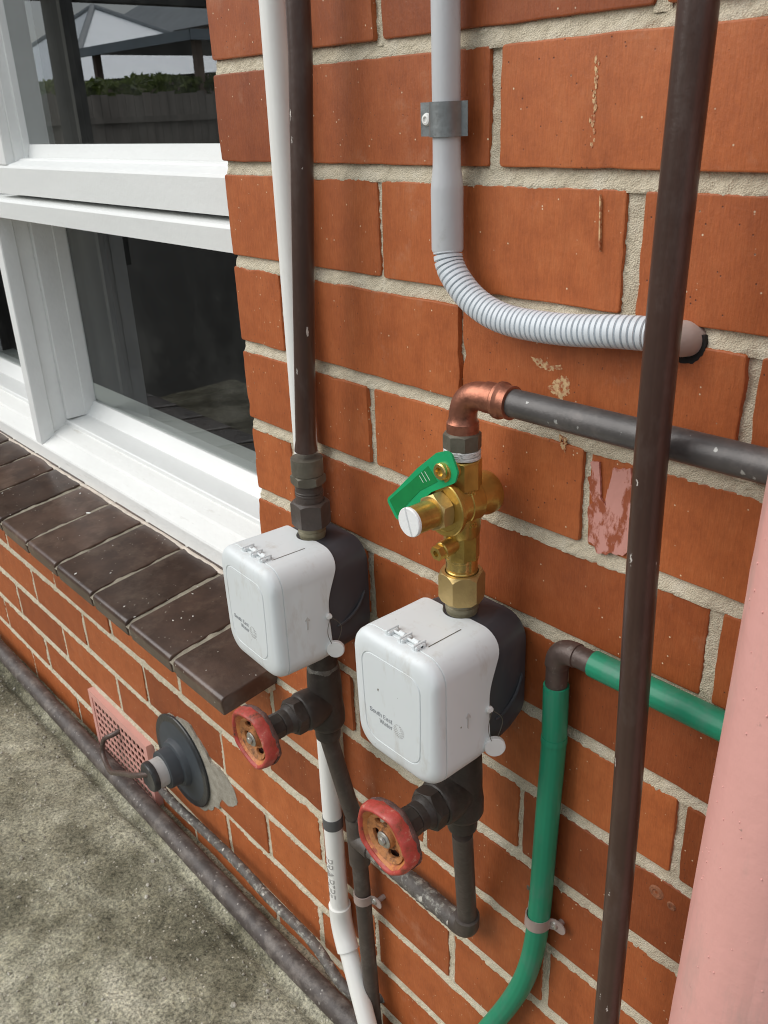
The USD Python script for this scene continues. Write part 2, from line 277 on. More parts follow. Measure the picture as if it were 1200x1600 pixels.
M['stub_grey'] = paint('grey_waste_stub_look', (0.46, 0.45, 0.435), 0.5, 0.08, 40, 0.1, 200, dirt=(0.27, 0.255, 0.23), dirt_lo=.5, dirt_hi=.8, dirt_scale=40)
M['pale_pvc'] = paint('pale_corrugated_look', (0.62, 0.66, 0.69), 0.42, 0.05, 20, 0.05, 200, dirt=(0.40, 0.38, 0.34), dirt_lo=.62, dirt_hi=.85, dirt_scale=40)
M['ink'] = paint('grey_ink_look', (0.24, 0.25, 0.26), 0.6, 0.05)
M['faint_ink'] = paint('faint_grey_ink_look', (0.34, 0.33, 0.31), 0.6, 0.15, 90)
M['band'] = paint('dark_tape_band_look', (0.10, 0.10, 0.10), 0.5, 0.1)
M['brown_paint'] = paint('brown_painted_pipe_look', (0.050, 0.026, 0.019), 0.32, 0.2, 35, 0.14, 150, speck=(0.50, 0.46, 0.42), speck_scale=170, speck_th=0.17, sstretch=0.20, stretch=(1, 1, 0.4), dirt=(0.085, 0.060, 0.052), dirt_lo=.52, dirt_hi=.8, dirt_scale=40)
M['dark_pipe'] = paint('tarnished_copper_pipe_look', (0.085, 0.078, 0.075), 0.40, 0.25, 40, 0.15, 220, speck=(0.36, 0.36, 0.34), speck_scale=160, speck_th=0.17, dirt=(0.16, 0.14, 0.13), dirt_lo=.5, dirt_hi=.75, dirt_scale=30, metallic=0.25)
M['dark_brown'] = paint('dark_brown_fitting_look', (0.060, 0.046, 0.038), 0.5, 0.25, 60, 0.2, 250, dirt=(0.11, 0.095, 0.082), dirt_lo=.52, dirt_hi=.8, dirt_scale=50)
M['valve_body'] = paint('dark_valve_paint_look', (0.038, 0.030, 0.025), 0.46, 0.3, 50, 0.25, 200, dirt=(0.085, 0.070, 0.058), dirt_lo=.52, dirt_hi=.8, dirt_scale=45)
M['bronze_grey'] = paint('grey_bronze_fitting_look', (0.125, 0.112, 0.085), 0.48, 0.25, 70, 0.2, 250, dirt=(0.20, 0.18, 0.14), dirt_lo=.55, dirt_hi=.8, dirt_scale=60, metallic=0.35)
M['neck'] = paint('dull_greenish_brass_look', (0.22, 0.195, 0.125), 0.45, 0.2, 70, 0.15, 250, metallic=0.3)
M['brass'] = paint('brass_look', (0.56, 0.385, 0.105), 0.30, 0.16, 60, 0.10, 400, metallic=0.88, dirt=(0.26, 0.155, 0.045), dirt_lo=.5, dirt_hi=.85, dirt_scale=50)
M['brass_bright'] = paint('bright_brass_look', (0.70, 0.50, 0.17), 0.22, 0.10, 60, 0.06, 400, metallic=0.92)
M['brass_nut'] = paint('matt_brass_nut_look', (0.50, 0.36, 0.15), 0.38, 0.12, 60, 0.18, 300, metallic=0.75, dirt=(0.33, 0.22, 0.09), dirt_lo=.5, dirt_hi=.8, dirt_scale=60)
M['copper'] = paint('copper_fitting_look', (0.37, 0.150, 0.095), 0.40, 0.25, 60, 0.15, 250, metallic=0.85, dirt=(0.16, 0.065, 0.045), dirt_lo=.5, dirt_hi=.75, dirt_scale=90)
M['tape'] = paint('thread_tape_look', (0.72, 0.72, 0.70), 0.5, 0.15, 200, 0.3, 400, dirt=(0.22, 0.21, 0.20), dirt_lo=.52, dirt_hi=.62, dirt_scale=160, stretch=(1, 1, 3))
M['oldtape'] = paint('dirty_thread_tape_look', (0.17, 0.16, 0.14), 0.7, 0.4, 200, 0.6, 400, dirt=(0.40, 0.38, 0.34), dirt_lo=.55, dirt_hi=.7, dirt_scale=160)
M['meter_white'] = paint('white_meter_cover_look', (0.655, 0.685, 0.685), 0.40, 0.03, 12, 0.05, 300, speck=(0.16, 0.14, 0.11), speck_scale=95, speck_th=0.07, dirt=(0.47, 0.44, 0.385), dirt_lo=.55, dirt_hi=.88, dirt_scale=55, stretch=(1, 1, .35))
M['meter_dark'] = paint('dark_grey_meter_housing_look', (0.042, 0.044, 0.050), 0.45, 0.15, 30, 0.08, 400, dirt=(0.075, 0.072, 0.07), dirt_lo=.55, dirt_hi=.85, dirt_scale=30)
M['mark_shade'] = paint('raised_mark_shade_look', (0.52, 0.51, 0.49), 0.5, 0.1)  # grey stands in for the shading of a raised white mark
M['seal'] = paint('white_plastic_seal_look', (0.78, 0.77, 0.74), 0.4, 0.03)
M['white_cap'] = paint('white_plastic_cap_look', (0.82, 0.82, 0.81), 0.35, 0.02)
M['green_plastic'] = paint('green_handle_look', (0.012, 0.33, 0.125), 0.28, 0.1, 40, 0.04, 300)
M['green_film'] = paint('dark_green_label_look', (0.010, 0.20, 0.055), 0.2, 0.15, 60, 0.04, 300)
M['label_print'] = paint('pale_label_print_look', (0.55, 0.68, 0.58), 0.4, 0.1, 300)
M['green_sleeve'] = paint('green_pipe_sleeve_look', (0.009, 0.225, 0.118), 0.46, 0.12, 25, 0.08, 200, dirt=(0.06, 0.20, 0.135), dirt_lo=.50, dirt_hi=.72, dirt_scale=40, stretch=(1, 1, .3))
M['copper_brown'] = paint('brown_oxidised_copper_look', (0.090, 0.062, 0.052), 0.42, 0.25, 60, 0.2, 250, metallic=0.3, dirt=(0.21, 0.19, 0.17), dirt_lo=.58, dirt_hi=.72, dirt_scale=150)
M['galv'] = paint('galvanised_saddle_look', (0.22, 0.235, 0.235), 0.45, 0.2, 80, 0.15, 250, metallic=0.55, dirt=(0.12, 0.12, 0.115), dirt_lo=.52, dirt_hi=.75, dirt_scale=60)
M['mauve_clip'] = paint('mauve_plastic_clip_look', (0.33, 0.255, 0.225), 0.5, 0.1, 60, 0.05, 200)
M['steel'] = paint('screw_steel_look', (0.48, 0.46, 0.42), 0.35, 0.2, 200, 0.1, 400, metallic=0.85)
M['pink'] = paint('pink_downpipe_paint_look', (0.66, 0.335, 0.295), 0.40, 0.08, 16, 0.30, 60, dirt=(0.50, 0.30, 0.265), dirt_lo=.54, dirt_hi=.74, dirt_scale=30, stretch=(1, 1, .22), speck=(0.40, 0.23, 0.20), speck_scale=90, speck_th=.12, sstretch=.4)
M['pink_smear'] = paint('pink_paint_smear_look', (0.62, 0.30, 0.25), 0.3, 0.1, 60, 0.3, 120, dirt=(0.33, 0.09, 0.042), dirt_lo=.49, dirt_hi=.55, dirt_scale=60, stretch=(1, 1, .5))
M['pink_vent'] = paint('pink_vent_paint_look', (0.66, 0.34, 0.285), 0.5, 0.08, 30, 0.1, 200)
M['cream'] = paint('cream_paint_splash_look', (0.64, 0.44, 0.23), 0.6, 0.25, 200, 0.3, 300, dirt=(0.40, 0.12, 0.045), dirt_lo=.46, dirt_hi=.58, dirt_scale=260)
M['rubber'] = paint('dark_rubber_flange_look', (0.048, 0.056, 0.064), 0.55, 0.18, 30, 0.1, 200, speck=(0.3, 0.3, 0.3), speck_scale=45, speck_th=0.05)
M['black_cap'] = paint('black_cap_look', (0.028, 0.029, 0.030), 0.3, 0.2, 100, 0.4, 120)
M['sealant'] = paint('grey_sealant_look', (0.44, 0.37, 0.33), 0.6, 0.08, 30, 0.08, 100)
M['plug'] = paint('filled_hole_look', (0.27, 0.105, 0.05), 0.8, 0.4, 300, 0.5, 300)
M['void_shade'] = paint('painted_void_shade_look', (0.012, 0.010, 0.009), 0.9, 0.1)  # shade inside openings, put into the colour as near-black
M['floor_pipe'] = paint('spattered_floor_pipe_look', (0.066, 0.052, 0.046), 0.52, 0.3, 25, 0.4, 120, speck=(0.26, 0.235, 0.21), speck_scale=170, speck_th=0.28, dirt=(0.20, 0.172, 0.150), dirt_lo=.47, dirt_hi=.72, dirt_scale=36)
M['crusted'] = paint('crusted_pipe_look', (0.095, 0.082, 0.072), 0.6, 0.4, 70, 0.7, 180, speck=(0.50, 0.47, 0.41), speck_scale=150, speck_th=0.32, dirt=(0.34, 0.33, 0.285), dirt_lo=.52, dirt_hi=.64, dirt_scale=95)
M['wheel_rust'] = paint('rusty_wheel_hub_look', (0.40, 0.165, 0.055), 0.6, 0.35, 90, 0.4, 250, dirt=(0.10, 0.045, 0.022), dirt_lo=.50, dirt_hi=.64, dirt_scale=75)
M['wheel_edge'] = paint('corroded_wheel_edge_look', (0.11, 0.055, 0.045), 0.7, 0.4, 120, 0.8, 200, dirt=(0.34, 0.10, 0.075), dirt_lo=.56, dirt_hi=.68, dirt_scale=90)
M['roof_white'] = paint('pale_metal_roof_look', (0.80, 0.84, 0.86), 0.45, 0.02, 1, 0.02, 20)
M['roof_grey'] = paint('grey_tile_roof_look', (0.22, 0.24, 0.25), 0.7, 0.15, 1, 0.1, 10)
M['house_brick'] = paint('far_brown_wall_look', (0.23, 0.17, 0.14), 0.8, 0.15, 2, 0.1, 10)
M['paling'] = paint('weathered_paling_look', (0.19, 0.165, 0.14), 0.85, 0.3, 6, 0.3, 60, stretch=(1, 1, 0.08), rand=0.25)
M['carport_metal'] = paint('grey_carport_fascia_look', (0.17, 0.20, 0.22), 0.5, 0.1, 2, 0.02, 20)
M['timber_post'] = paint('brown_timber_post_look', (0.20, 0.135, 0.10), 0.8, 0.2, 4, 0.1, 20)
M['dark_post'] = paint('dark_verandah_timber_look', (0.032, 0.031, 0.028), 0.6, 0.2, 4, 0.1, 20)
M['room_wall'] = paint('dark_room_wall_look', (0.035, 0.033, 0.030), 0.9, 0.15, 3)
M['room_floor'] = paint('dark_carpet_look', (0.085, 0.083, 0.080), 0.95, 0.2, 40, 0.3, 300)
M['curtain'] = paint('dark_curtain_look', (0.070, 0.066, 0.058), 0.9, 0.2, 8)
M['lawn'] = paint('far_ground_look', (0.055, 0.053, 0.045), 0.95, 0.3, 0.8, 0.3, 8)
M['leaf'] = mat('hedge_leaf_look', {'oi': ('geometry', {}), 'n': ('noise_texture', {'scale': 6.0}), 'r': ('rgb_ramp', {'ramp': [(0.3, (0.05, 0.08, 0.015)), (0.7, (0.20, 0.235, 0.05))]}), 'p': ('principled_bsdf', {'roughness': 0.6}), 't': ('translucent_bsdf', {'color': (0.12, 0.17, 0.03)}), 'x': ('mix_closure', {'fac': 0.3})},
    [('oi.position', 'n.vector'), ('n.fac', 'r.fac'), ('r.color', 'p.base_color'), ('p.BSDF', 'x.closure1'), ('t.BSDF', 'x.closure2')], 'x.closure')
def pane_glass(name, ior): return mat(name, {'g': ('geometry', {}), 'f': ('fresnel', {'IOR': ior}), 'inv': ('math', {'math_type': 'subtract', 'value1': 1.0}), 'mu': ('math', {'math_type': 'multiply'}),
    't': ('transparent_bsdf', {'color': (0.86, 0.88, 0.87)}), 'gl': ('glossy_bsdf', {'roughness': 0.008, 'color': (0.97, 0.98, 1.0)}), 'n': ('noise_texture', {'scale': 2.2, 'detail': 1.0}), 'bp': ('bump', {'strength': 0.012, 'distance': 0.02}), 'x': ('mix_closure', {}), 'dn': ('noise_texture', {'scale': 7.0, 'detail': 9.0, 'roughness': 0.75}), 'dr': ('rgb_ramp', {'ramp': [(0.45, (0.001, 0.001, 0.001)), (0.75, (0.020, 0.020, 0.020))]}), 'dd': ('diffuse_bsdf', {'color': (0.45, 0.44, 0.40)}), 'y': ('mix_closure', {})},
    [('g.position', 'dn.vector'), ('dn.fac', 'dr.fac'), ('dr.color', 'y.fac'), ('x.closure', 'y.closure1'), ('dd.BSDF', 'y.closure2'), ('g.backfacing', 'inv.value2'), ('f.fac', 'mu.value1'), ('inv.value', 'mu.value2'), ('mu.value', 'x.fac'), ('t.BSDF', 'x.closure1'), ('gl.BSDF', 'x.closure2'), ('g.position', 'n.vector'), ('n.fac', 'bp.height'), ('bp.normal', 'gl.normal')], 'y.closure')
M['wheel_worn'] = paint('worn_orange_wheel_look', (0.52, 0.19, 0.055), 0.55, 0.35, 60, 0.4, 250, dirt=(0.30, 0.055, 0.040), dirt_lo=.50, dirt_hi=.62, dirt_scale=40)
M['glass'] = pane_glass('window_glass_look', 1.5)
M['bright_sash_glass'] = pane_glass('boosted_sash_glass_look', 2.9)  # same pane glass, index raised only to brighten the upper reflection
# hand wheel: faded red paint, orange where it has worn, rust
M['wheel_red'] = mat('red_hand_wheel_look', {
    'tc': ('texture_coordinate', {}), 'n': ('noise_texture', {'scale': 75.0, 'detail': 9.0, 'roughness': 0.75}), 'g': ('geometry', {}),
    'r': ('rgb_ramp', {'ramp': [(0.33, (0.055, 0.025, 0.018)), (0.40, (0.27, 0.050, 0.025)), (0.50, (0.40, 0.046, 0.034)), (0.58, (0.40, 0.065, 0.045)), (0.63, (0.50, 0.19, 0.14)), (0.68, (0.36, 0.055, 0.042)), (0.76, (0.16, 0.06, 0.04))]}),
    'b': ('noise_texture', {'scale': 220.0, 'detail': 4.0}), 'bp': ('bump', {'strength': 0.3, 'distance': 0.002}), 'p': ('principled_bsdf', {'roughness': 0.48})},
    [('g.position', 'n.vector'), ('n.fac', 'r.fac'), ('r.color', 'p.base_color'), ('g.position', 'b.vector'), ('b.fac', 'bp.height'), ('bp.normal', 'p.normal')])

# ------------------------------------------------------------------ ground
GZ = -1.172
def terrain(x0, x1, y0, y1, nx, ny, f):
    X, Y = np.meshgrid(np.linspace(x0, x1, nx), np.linspace(y0, y1, ny), indexing='ij')
    v = np.c_[X.ravel(), Y.ravel(), f(X, Y).ravel()]; i = np.arange(nx * ny).reshape(nx, ny)
    q = np.c_[i[:-1, :-1].ravel(), i[1:, :-1].ravel(), i[1:, 1:].ravel(), i[:-1, 1:].ravel()]
    return tri(v, np.vstack([q[:, [0, 1, 2]], q[:, [0, 2, 3]]]))
def conc(X, Y):
    q = np.stack([X, Y, X * 0], -1)
    h = 0.007 * (meshkit.fbm(q * 9, 4, 3) - .5) + 0.0055 * (meshkit.fbm(q * 60, 3, 9) - .5)
    gap = np.exp(-((Y + 0.055 + 0.010 * (meshkit.fbm(q * 14, 2, 5) - .5)) / 0.010) ** 2)          # worn groove where slab meets the pipe
    return GZ - 0.010 + np.clip(X + 0.99, -0.9, 2) * 0.029 + h - 0.014 * gap * (0.4 + meshkit.fbm(q * 22, 2, 8))
obj('concrete_path', terrain(-3.2, 0.9, -1.3, 0.02, 620, 220, conc), M['concrete'], smooth=True, label='old mottled concrete path along the foot of the brick wall', kind='structure')
obj('ground', terrain(-70, 40, -60, 40, 60, 60, lambda X, Y: X * 0 - 1.27), M['lawn'], smooth=True, label='open ground reaching away from the house', kind='structure')
g = []
for i in range(1500):
    x, y = RNG.uniform(-1.9, 0.0), RNG.uniform(-0.62, -0.06) if i % 4 else RNG.uniform(-0.10, -0.05); s = 0.0009 + 0.0032 * RNG.uniform() ** 3
    m = trimesh.creation.icosphere(subdivisions=0, radius=s); m.vertices *= RNG.uniform(0.5, 1.2, 3); m.apply_transform(trimesh.transformations.rotation_matrix(RNG.uniform(0, 6), RNG.normal(size=3)))
    m.apply_translation((x, y, float(conc(np.array([[x]]), np.array([[y]]))[0, 0]) + s * .3)); g.append(m)
obj('loose_grit', cat(g), gritty('grit_look', [(0.3, (0.12, 0.11, 0.085)), (0.5, (0.36, 0.335, 0.27)), (0.7, (0.66, 0.63, 0.55))], 60.0, 400.0, 0.3), smooth=False, label='loose pale grit and stone chips on the concrete', cat='grit', kind='stuff')

# ------------------------------------------------------------------ brick wall
JX = -0.311                                                       # jamb of the window opening
BED = [0.0, -0.087, -0.175, -0.262, -0.347, -0.431, -0.516, -0.601, -0.687, -0.774, -0.861, -0.948, -1.034, -1.120, -1.206, -1.292]
for_top = [0.430, 0.344, 0.258, 0.172, 0.086]
PERP = {-5: [-.19, .05, .29], -4: [-.07, .17, .41], -3: [-.19, .05, .285], -2: [-.197, .04, .28], -1: [-.075, .1655, .405], 0: [-.197, .043, .283], 1: [-.081, .159, .399], 2: [-.229, .011, .248], 3: [-.102, .135, .375], 4: [-.235, .005, .245], 5: [-.115, .125, .365],
        6: [-.24, 0.0, .239], 7: [-.153, .085, .325], 8: [-1.25, -1.01, -.77, -.53, -.328, -.186, -.044, .197, .437], 9: [-1.568, -1.328, -1.078, -.836, -.597, -.357, -.117, .123, .363],
        10: [-1.69, -1.45, -1.212, -.967, -.726, -.484, -.243, -.006, .234], 11: [-1.58, -1.343, -1.095, -.856, -.616, -.377, -.138, .102, .342], 12: [-1.70, -1.468, -1.229, -.99, -.735, -.5, -.264, -.024, .216, .456], 13: [-1.58, -1.339, -1.098, -.858, -.624, -.38, -.14, .1, .34], 14: [-1.46, -1.22, -.98, -.74, -.5, -.26, -.02, .22]}
PW = {(-1, 0): .008, (0, 1): .0105, (1, 0): .0042, (1, 1): .0125, (2, 1): .0030, (2, 2): .0085, (3, 0): .0085, (3, 1): .006, (4, 2): .0095, (5, 0): .011, (6, 2): .0085, (7, 0): .012, (7, 1): .007, (10, 5): .0045, (11, 5): .0075, (13, 4): .006}
wall = thing('brick_wall', 'red brick house wall with pale mortar joints and a brown tiled window sill', 'wall')
def bedz(n): return BED[n] if n >= 0 else for_top[n]
def zt(n):  # height of bed n
    return BED[n] if n >= 0 else for_top[5 + n]
random.seed(3)
JH = 0.0058                                                        # half height of a bed joint
def make_brick(x0, x1, z0, z1, y=0.0, seed=0, depth=0.07):
    r = np.random.default_rng(seed)
    a, b = (x1 - x0) / 2, (z1 - z0) / 2; cx, cz = (x0 + x1) / 2, (z0 + z1) / 2
    out = rrect(a, b, 0.0022, 2, 18)
    ang = r.normal(0, 0.0016); tilt = r.normal(0, 0.003, 2)
    q = np.c_[out * 60, np.full(len(out), seed * 3.1)]
    j = (meshkit.fbm(q, 3, seed) - 0.5) * 0.0030
    nrm = out / np.linalg.norm(out, axis=1, keepdims=True)
    for _ in range(r.choice([0, 1, 2, 3], p=[.25, .35, .25, .15])):
        c = out[r.integers(len(out))]; dd = np.linalg.norm(out - c, axis=1); j = j - r.uniform(.0012, .0042) * np.exp(-(dd / r.uniform(.004, .010)) ** 2)
    o = out + nrm * j[:, None]
    o = np.c_[o[:, 0] - ang * o[:, 1], o[:, 1] + ang * o[:, 0]]
    def ring(inset, yy):
        s = np.c_[np.sign(o[:, 0]) * np.maximum(np.abs(o[:, 0]) - inset, 0), np.sign(o[:, 1]) * np.maximum(np.abs(o[:, 1]) - inset, 0)]
        return np.c_[cx + s[:, 0], np.full(len(s), yy) + tilt[0] * s[:, 0] + tilt[1] * s[:, 1], cz + s[:, 1]]
    return loft([ring(0, y + depth), ring(0, y + 0.0016), ring(0.0004, y + 0.0005), ring(0.0014, y)])
bricks = []
for n in range(-5, 15):
    ztop = zt(n); zbot = zt(n + 1) if n != -1 else 0.0
    left = JX if n < 8 else -1.95
    xs = [left] + PERP[n] + [0.60]
    for k in range(len(xs) - 1):
        hl = PW.get((n, k - 1), 0.0042 if k == 0 else .0082) / 2 if k else (0 if n < 8 else .004); hr = PW.get((n, k), .0082) / 2
        x0, x1 = xs[k] + hl, min(xs[k + 1] - hr, 0.60)
        if x1 - x0 < 0.02: continue
        if n == 8 and x1 < JX - 0.0: z1 = -0.703
        else: z1 = ztop - JH
        if n in (12, 13) and x0 < -0.76 and x1 > -0.97 and x0 > -1.0 and x1 < -0.7: continue      # the vent
        z0 = zbot + JH
        if n == 2 and k == 3: pass
        bricks.append((n, k, x0, x1, z0, z1))
for n in range(-5, 15):
    ztop, zbot = zt(n), (zt(n + 1) if n != -1 else 0.0)
    edges = np.arange(-1.952 - (.12 if n % 2 else .24), -3.3, -.24)
    edges = [-1.952] + list(edges) if n < 8 else [-1.952] + list(edges)
    for k in range(len(edges) - 1): bricks.append((n, 20 + k, edges[k + 1] + .004, edges[k] - .004, zbot + JH, ztop - JH))
# keep the vent opening clear: shorten bricks that run into it
VX0, VX1, VZ0, VZ1 = -0.985, -0.748, -1.222, -1.042
for n, k, x0, x1, z0, z1 in bricks:
    if n in (12, 13) and k < 20:
        if x0 < VX0 < x1 <= VX1 + .02: x1 = VX0 - .004
        elif x0 >= VX0 and x0 < VX1 < x1: x0 = VX1 + .006
        elif x0 < VX0 and x1 > VX1:
            obj('brick', make_brick(x0, VX0 - .004, z0, z1, seed=n * 91 + k + 7), M['brick'], wall, smooth=40); x0 = VX1 + .006
        elif x0 >= VX0 and x1 <= VX1: continue
    if x1 - x0 < .012: continue
    s = (n + 9) * 37 + k
    obj('brick', make_brick(x0, x1, z0, z1, y=float(np.random.default_rng(s).normal(0, .0007)), seed=s), M['brick'], wall, smooth=40)

# mortar: one strip per joint, rough and a little recessed, sloping out to the brick below
def strip(p, q, half, yb, seed, vertical=False, step=0.0026):
    L = np.linalg.norm(np.array(q) - p); k = max(4, int(L / step)); u = np.linspace(0, 1, k); cols = 9
    w = np.linspace(-1, 1, cols)
    U, Wd = np.meshgrid(u, w, indexing='ij'); d = (np.array(q) - p) / L; nn = V(-d[1], d[0])
    P = np.array(p) + U[..., None] * (np.array(q) - p) + (Wd * half)[..., None] * nn
    s = np.stack([P[..., 0], P[..., 1], P[..., 0] * 0 + seed], -1)
    slope = 0.0006 if vertical else Wd * 0.0023 + 0.0006                            # upper edge deeper
    low = meshkit.fbm(s * 55, 3, 5) - .5; fine = meshkit.fbm(s * 420, 3, 6) - .5
    y = yb + slope + low * 0.0030 + fine * 0.0030 + 0.006 * np.maximum(0, np.abs(Wd) - 0.82)
    v = np.c_[P[..., 0].ravel(), y.ravel(), P[..., 1].ravel()]; i = np.arange(k * cols).reshape(k, cols)
    f = np.c_[i[:-1, :-1].ravel(), i[1:, :-1].ravel(), i[1:, 1:].ravel(), i[:-1, 1:].ravel()]
    return tri(v, np.vstack([f[:, [0, 1, 2]], f[:, [0, 2, 3]]]))
beds, perps = [], []
for n in range(-4, 15):
    z = zt(n)
    x0 = JX + 0.0035 if n <= 8 else -1.95
    if n == 8: x0 = JX - .02
    segs = [(x0, 0.6)]
    if n in (12, 13, 14): segs = [(x0, VX0 - .002), (VX1 + .002, 0.6)] if n == 13 else [(x0, 0.6)]
    if n == 2: segs = [(x0, 0.186), (0.214, 0.6)]
    for a, b in segs: beds.append(strip((a, z), (b, z), JH + .0017, 0.0022 if n < 8 else 0.0010, n * 3.7))
for n in range(-4, 15):
    for k, x in enumerate(PERP[n]):
        h = PW.get((n, k), .0082) / 2 + .0022
        yb_ = 0.0028 if n < 8 else 0.0004
        if n < 8 and x < JX: continue
        if n in (12, 13) and VX0 - .01 < x < VX1 + .01: continue
        ztop = zt(n) if not (n == 8 and x < JX) else -.70
        zb = zt(n + 1) if n != -1 else 0.0
        perps.append(strip((x, zb + .002), (x, ztop - .002), h, yb_, n * 5.1 + k, True))
obj('mortar', cat(beds + perps), M['mortar'], wall, smooth=True)
core = union_all([sbox(JX + .012, -1.30, 0.6, 0.43), sbox(-1.95, -1.30, JX + .012, -0.702), sbox(-3.25, -1.30, -1.952, 0.43)]).difference(sbox(VX0 + .01, VZ0 + .01, VX1 - .01, VZ1 - .01)).difference(Point(0.202, -0.179).buffer(0.012))
obj('backing', extr(core, 0.066, 0.0045), M['mortar'], wall, smooth=False)
# reveal of the window opening: ends of the bricks turn the corner
rev = []
for n in range(-4, 8):
    z1, z0 = zt(n) - JH, (zt(n + 1) if n != -1 else 0.0) + JH
    obj('brick', box(JX - .0005, JX + .05, 0.072, 0.16, z0, z1, .002), M['brick'], wall, smooth=40)
obj('cavity', cat([box(VX0 + .002, VX1 - .002, 0.06, 0.07, VZ0, VZ1), box(VX0 - .002, VX0 + .002, 0.004, 0.07, VZ0, VZ1), box(VX1 - .002, VX1 + .002, 0.004, 0.07, VZ0, VZ1)]), M['void_shade'], wall, smooth=False)  # recess liner coloured near-black to paint the shade behind the vent

# sill of brown glazed tiles, sloping out, joints raked
SJ = [-0.312, -0.434, -0.558, -0.674, -0.806, -0.927, -1.048, -1.170, -1.290, -1.412, -1.534, -1.656, -1.778, -1.90]
SY0, SY1, SZ0, SZ1, ST = -0.081, 0.092, -0.6765, -0.6545, 0.0245
def sill_tile(x0, x1, seed):
    r = np.random.default_rng(seed); d = V(0, SY1 - SY0, SZ1 - SZ0); L = np.linalg.norm(d); d /= L; nrm = V(0, -d[2], d[1])
    prof = [(0, -ST), (0, -.0075)] + [(.0075 - .0075 * math.cos(t), -.0075 + .0075 * math.sin(t)) for t in np.linspace(.2, PI / 2, 6)] + [(L, 0), (L, -ST)]
    xs = np.r_[x0, x0 + .0006, x0 + .002, np.linspace(x0 + .02, x1 - .02, 4), x1 - .002, x1 - .0006, x1]; ins = np.r_[.0022, .0008, 0, 0, 0, 0, 0, 0, .0008, .0022]
    sk, lift = r.normal(0, .0012), r.normal(0, .0006)
    rings = []
    for x, i in zip(xs, ins):
        ring = []
        for s, t in prof:
            s2 = s + i if s < .004 else s; t2 = t - (i if t > -.01 else 0)
            ring.append(V(x + sk * (s / L), SY0, SZ0 + lift) + d * s2 + nrm * t2)
        rings.append(np.array(ring))
    return loft(rings)
for i in range(len(SJ) - 1):
    g0 = .0045 if i else 0.0
    obj('sill_tile', sill_tile(SJ[i + 1] + .0045, SJ[i] - g0, 50 + i), M['tile'], wall, smooth=35)
jm = []
for i in range(1, len(SJ) - 1):
    x = SJ[i]; k = 70; s = np.linspace(0.006, 1, k); w = np.linspace(-1, 1, 5)
    S, Wd = np.meshgrid(s, w, indexing='ij'); yy = SY0 + S * (SY1 - SY0); zz = SZ0 + S * (SZ1 - SZ0)
    q = np.stack([np.full_like(S, x) + Wd * .004, yy, zz], -1)
    zz = zz - 0.0030 + 0.0040 * (meshkit.fbm(q * 60, 3, i) - .5) * 1.6 - .006 * np.exp(-(S / .05) ** 2)
    v = np.c_[(x + Wd * .0052).ravel(), yy.ravel(), zz.ravel()]; ii = np.arange(k * 5).reshape(k, 5)
    f = np.c_[ii[:-1, :-1].ravel(), ii[1:, :-1].ravel(), ii[1:, 1:].ravel(), ii[:-1, 1:].ravel()]; jm.append(tri(v, np.vstack([f[:, [0, 1, 2]], f[:, [0, 2, 3]]])))
    jm.append(box(x - .0045, x + .0045, SY0 + .004, SY0 + .03, SZ0 - ST + .002, SZ0 - .006))
obj('sill_mortar', cat(jm), M['sill_joint'], wall, smooth=True)
obj('sill_bedding', cat([box(-1.95, JX - .004, -0.012, 0.09, -0.7035, -0.6935), box(JX - .03, JX + .006, 0.004, 0.07, -0.70, -0.690)]), M['mortar'], wall, smooth=False)
fk = []; r = np.random.default_rng(21); dS = V(0, SY1 - SY0, SZ1 - SZ0); dS /= np.linalg.norm(dS)
for i in range(24):
    x = r.uniform(-1.3, -.33); sp = r.uniform(.006, .16); L = r.choice([.0006, .0009, .0014, .0028], p=[.5, .3, .15, .05]); a = r.uniform(0, PI); c = V(x, SY0, SZ0 + .0009) + dS * sp
    m = trimesh.creation.icosphere(subdivisions=1, radius=1.0); m.vertices *= V(L * 1.8, L, .0004) * r.uniform(.7, 1.2, (len(m.vertices), 1)); m.apply_transform(trimesh.transformations.rotation_matrix(a, (0, 0, 1))); m.apply_transform(trimesh.transformations.rotation_matrix(math.asin(dS[2]), (1, 0, 0))); m.apply_translation(c); fk.append(m)
obj('paint_fleck', cat(fk), M['white_pvc'], wall, kind='stuff')
# cement patch behind the waste outlet, paint marks, plugs
pp = blob([(-.68, -.945), (-.650, -.921), (-.624, -.912), (-.580, -.906), (-.545, -.926), (-.527, -.950), (-.494, -.946), (-.463, -.957), (-.455, -.986), (-.480, -1.008), (-.503, -1.006), (-.522, -1.036), (-.58, -1.080), (-.66, -1.08), (-.68, -1.04)], 140, .045, 4)
obj('cement_patch', extr(pp, 0.006, -0.0019), M['cement'], wall, smooth=False)
spl = []
r = np.random.default_rng(11)
for i in range(60):
    z = -0.016 - 0.052 * r.beta(1.3, 1.1); x = 0.1255 + r.normal(0, .0009); k = r.uniform(.00025, .0009); t = r.uniform(0, 6)
    spl.append(extr(Polygon([(x + k * (1 + .3 * math.sin(3 * a + t)) * math.cos(a), z + 2.0 * k * (1 + .3 * math.cos(2 * a + t)) * math.sin(a)) for a in np.linspace(0, 2 * PI, 9)[:-1]]), .0012, -.0005 - i * 9e-6))
spl.append(extr(blob([(.1335, -.096), (.1345, -.096), (.1362, -.131), (.1354, -.131)], 20, .05, 3), .0012, -.0012))
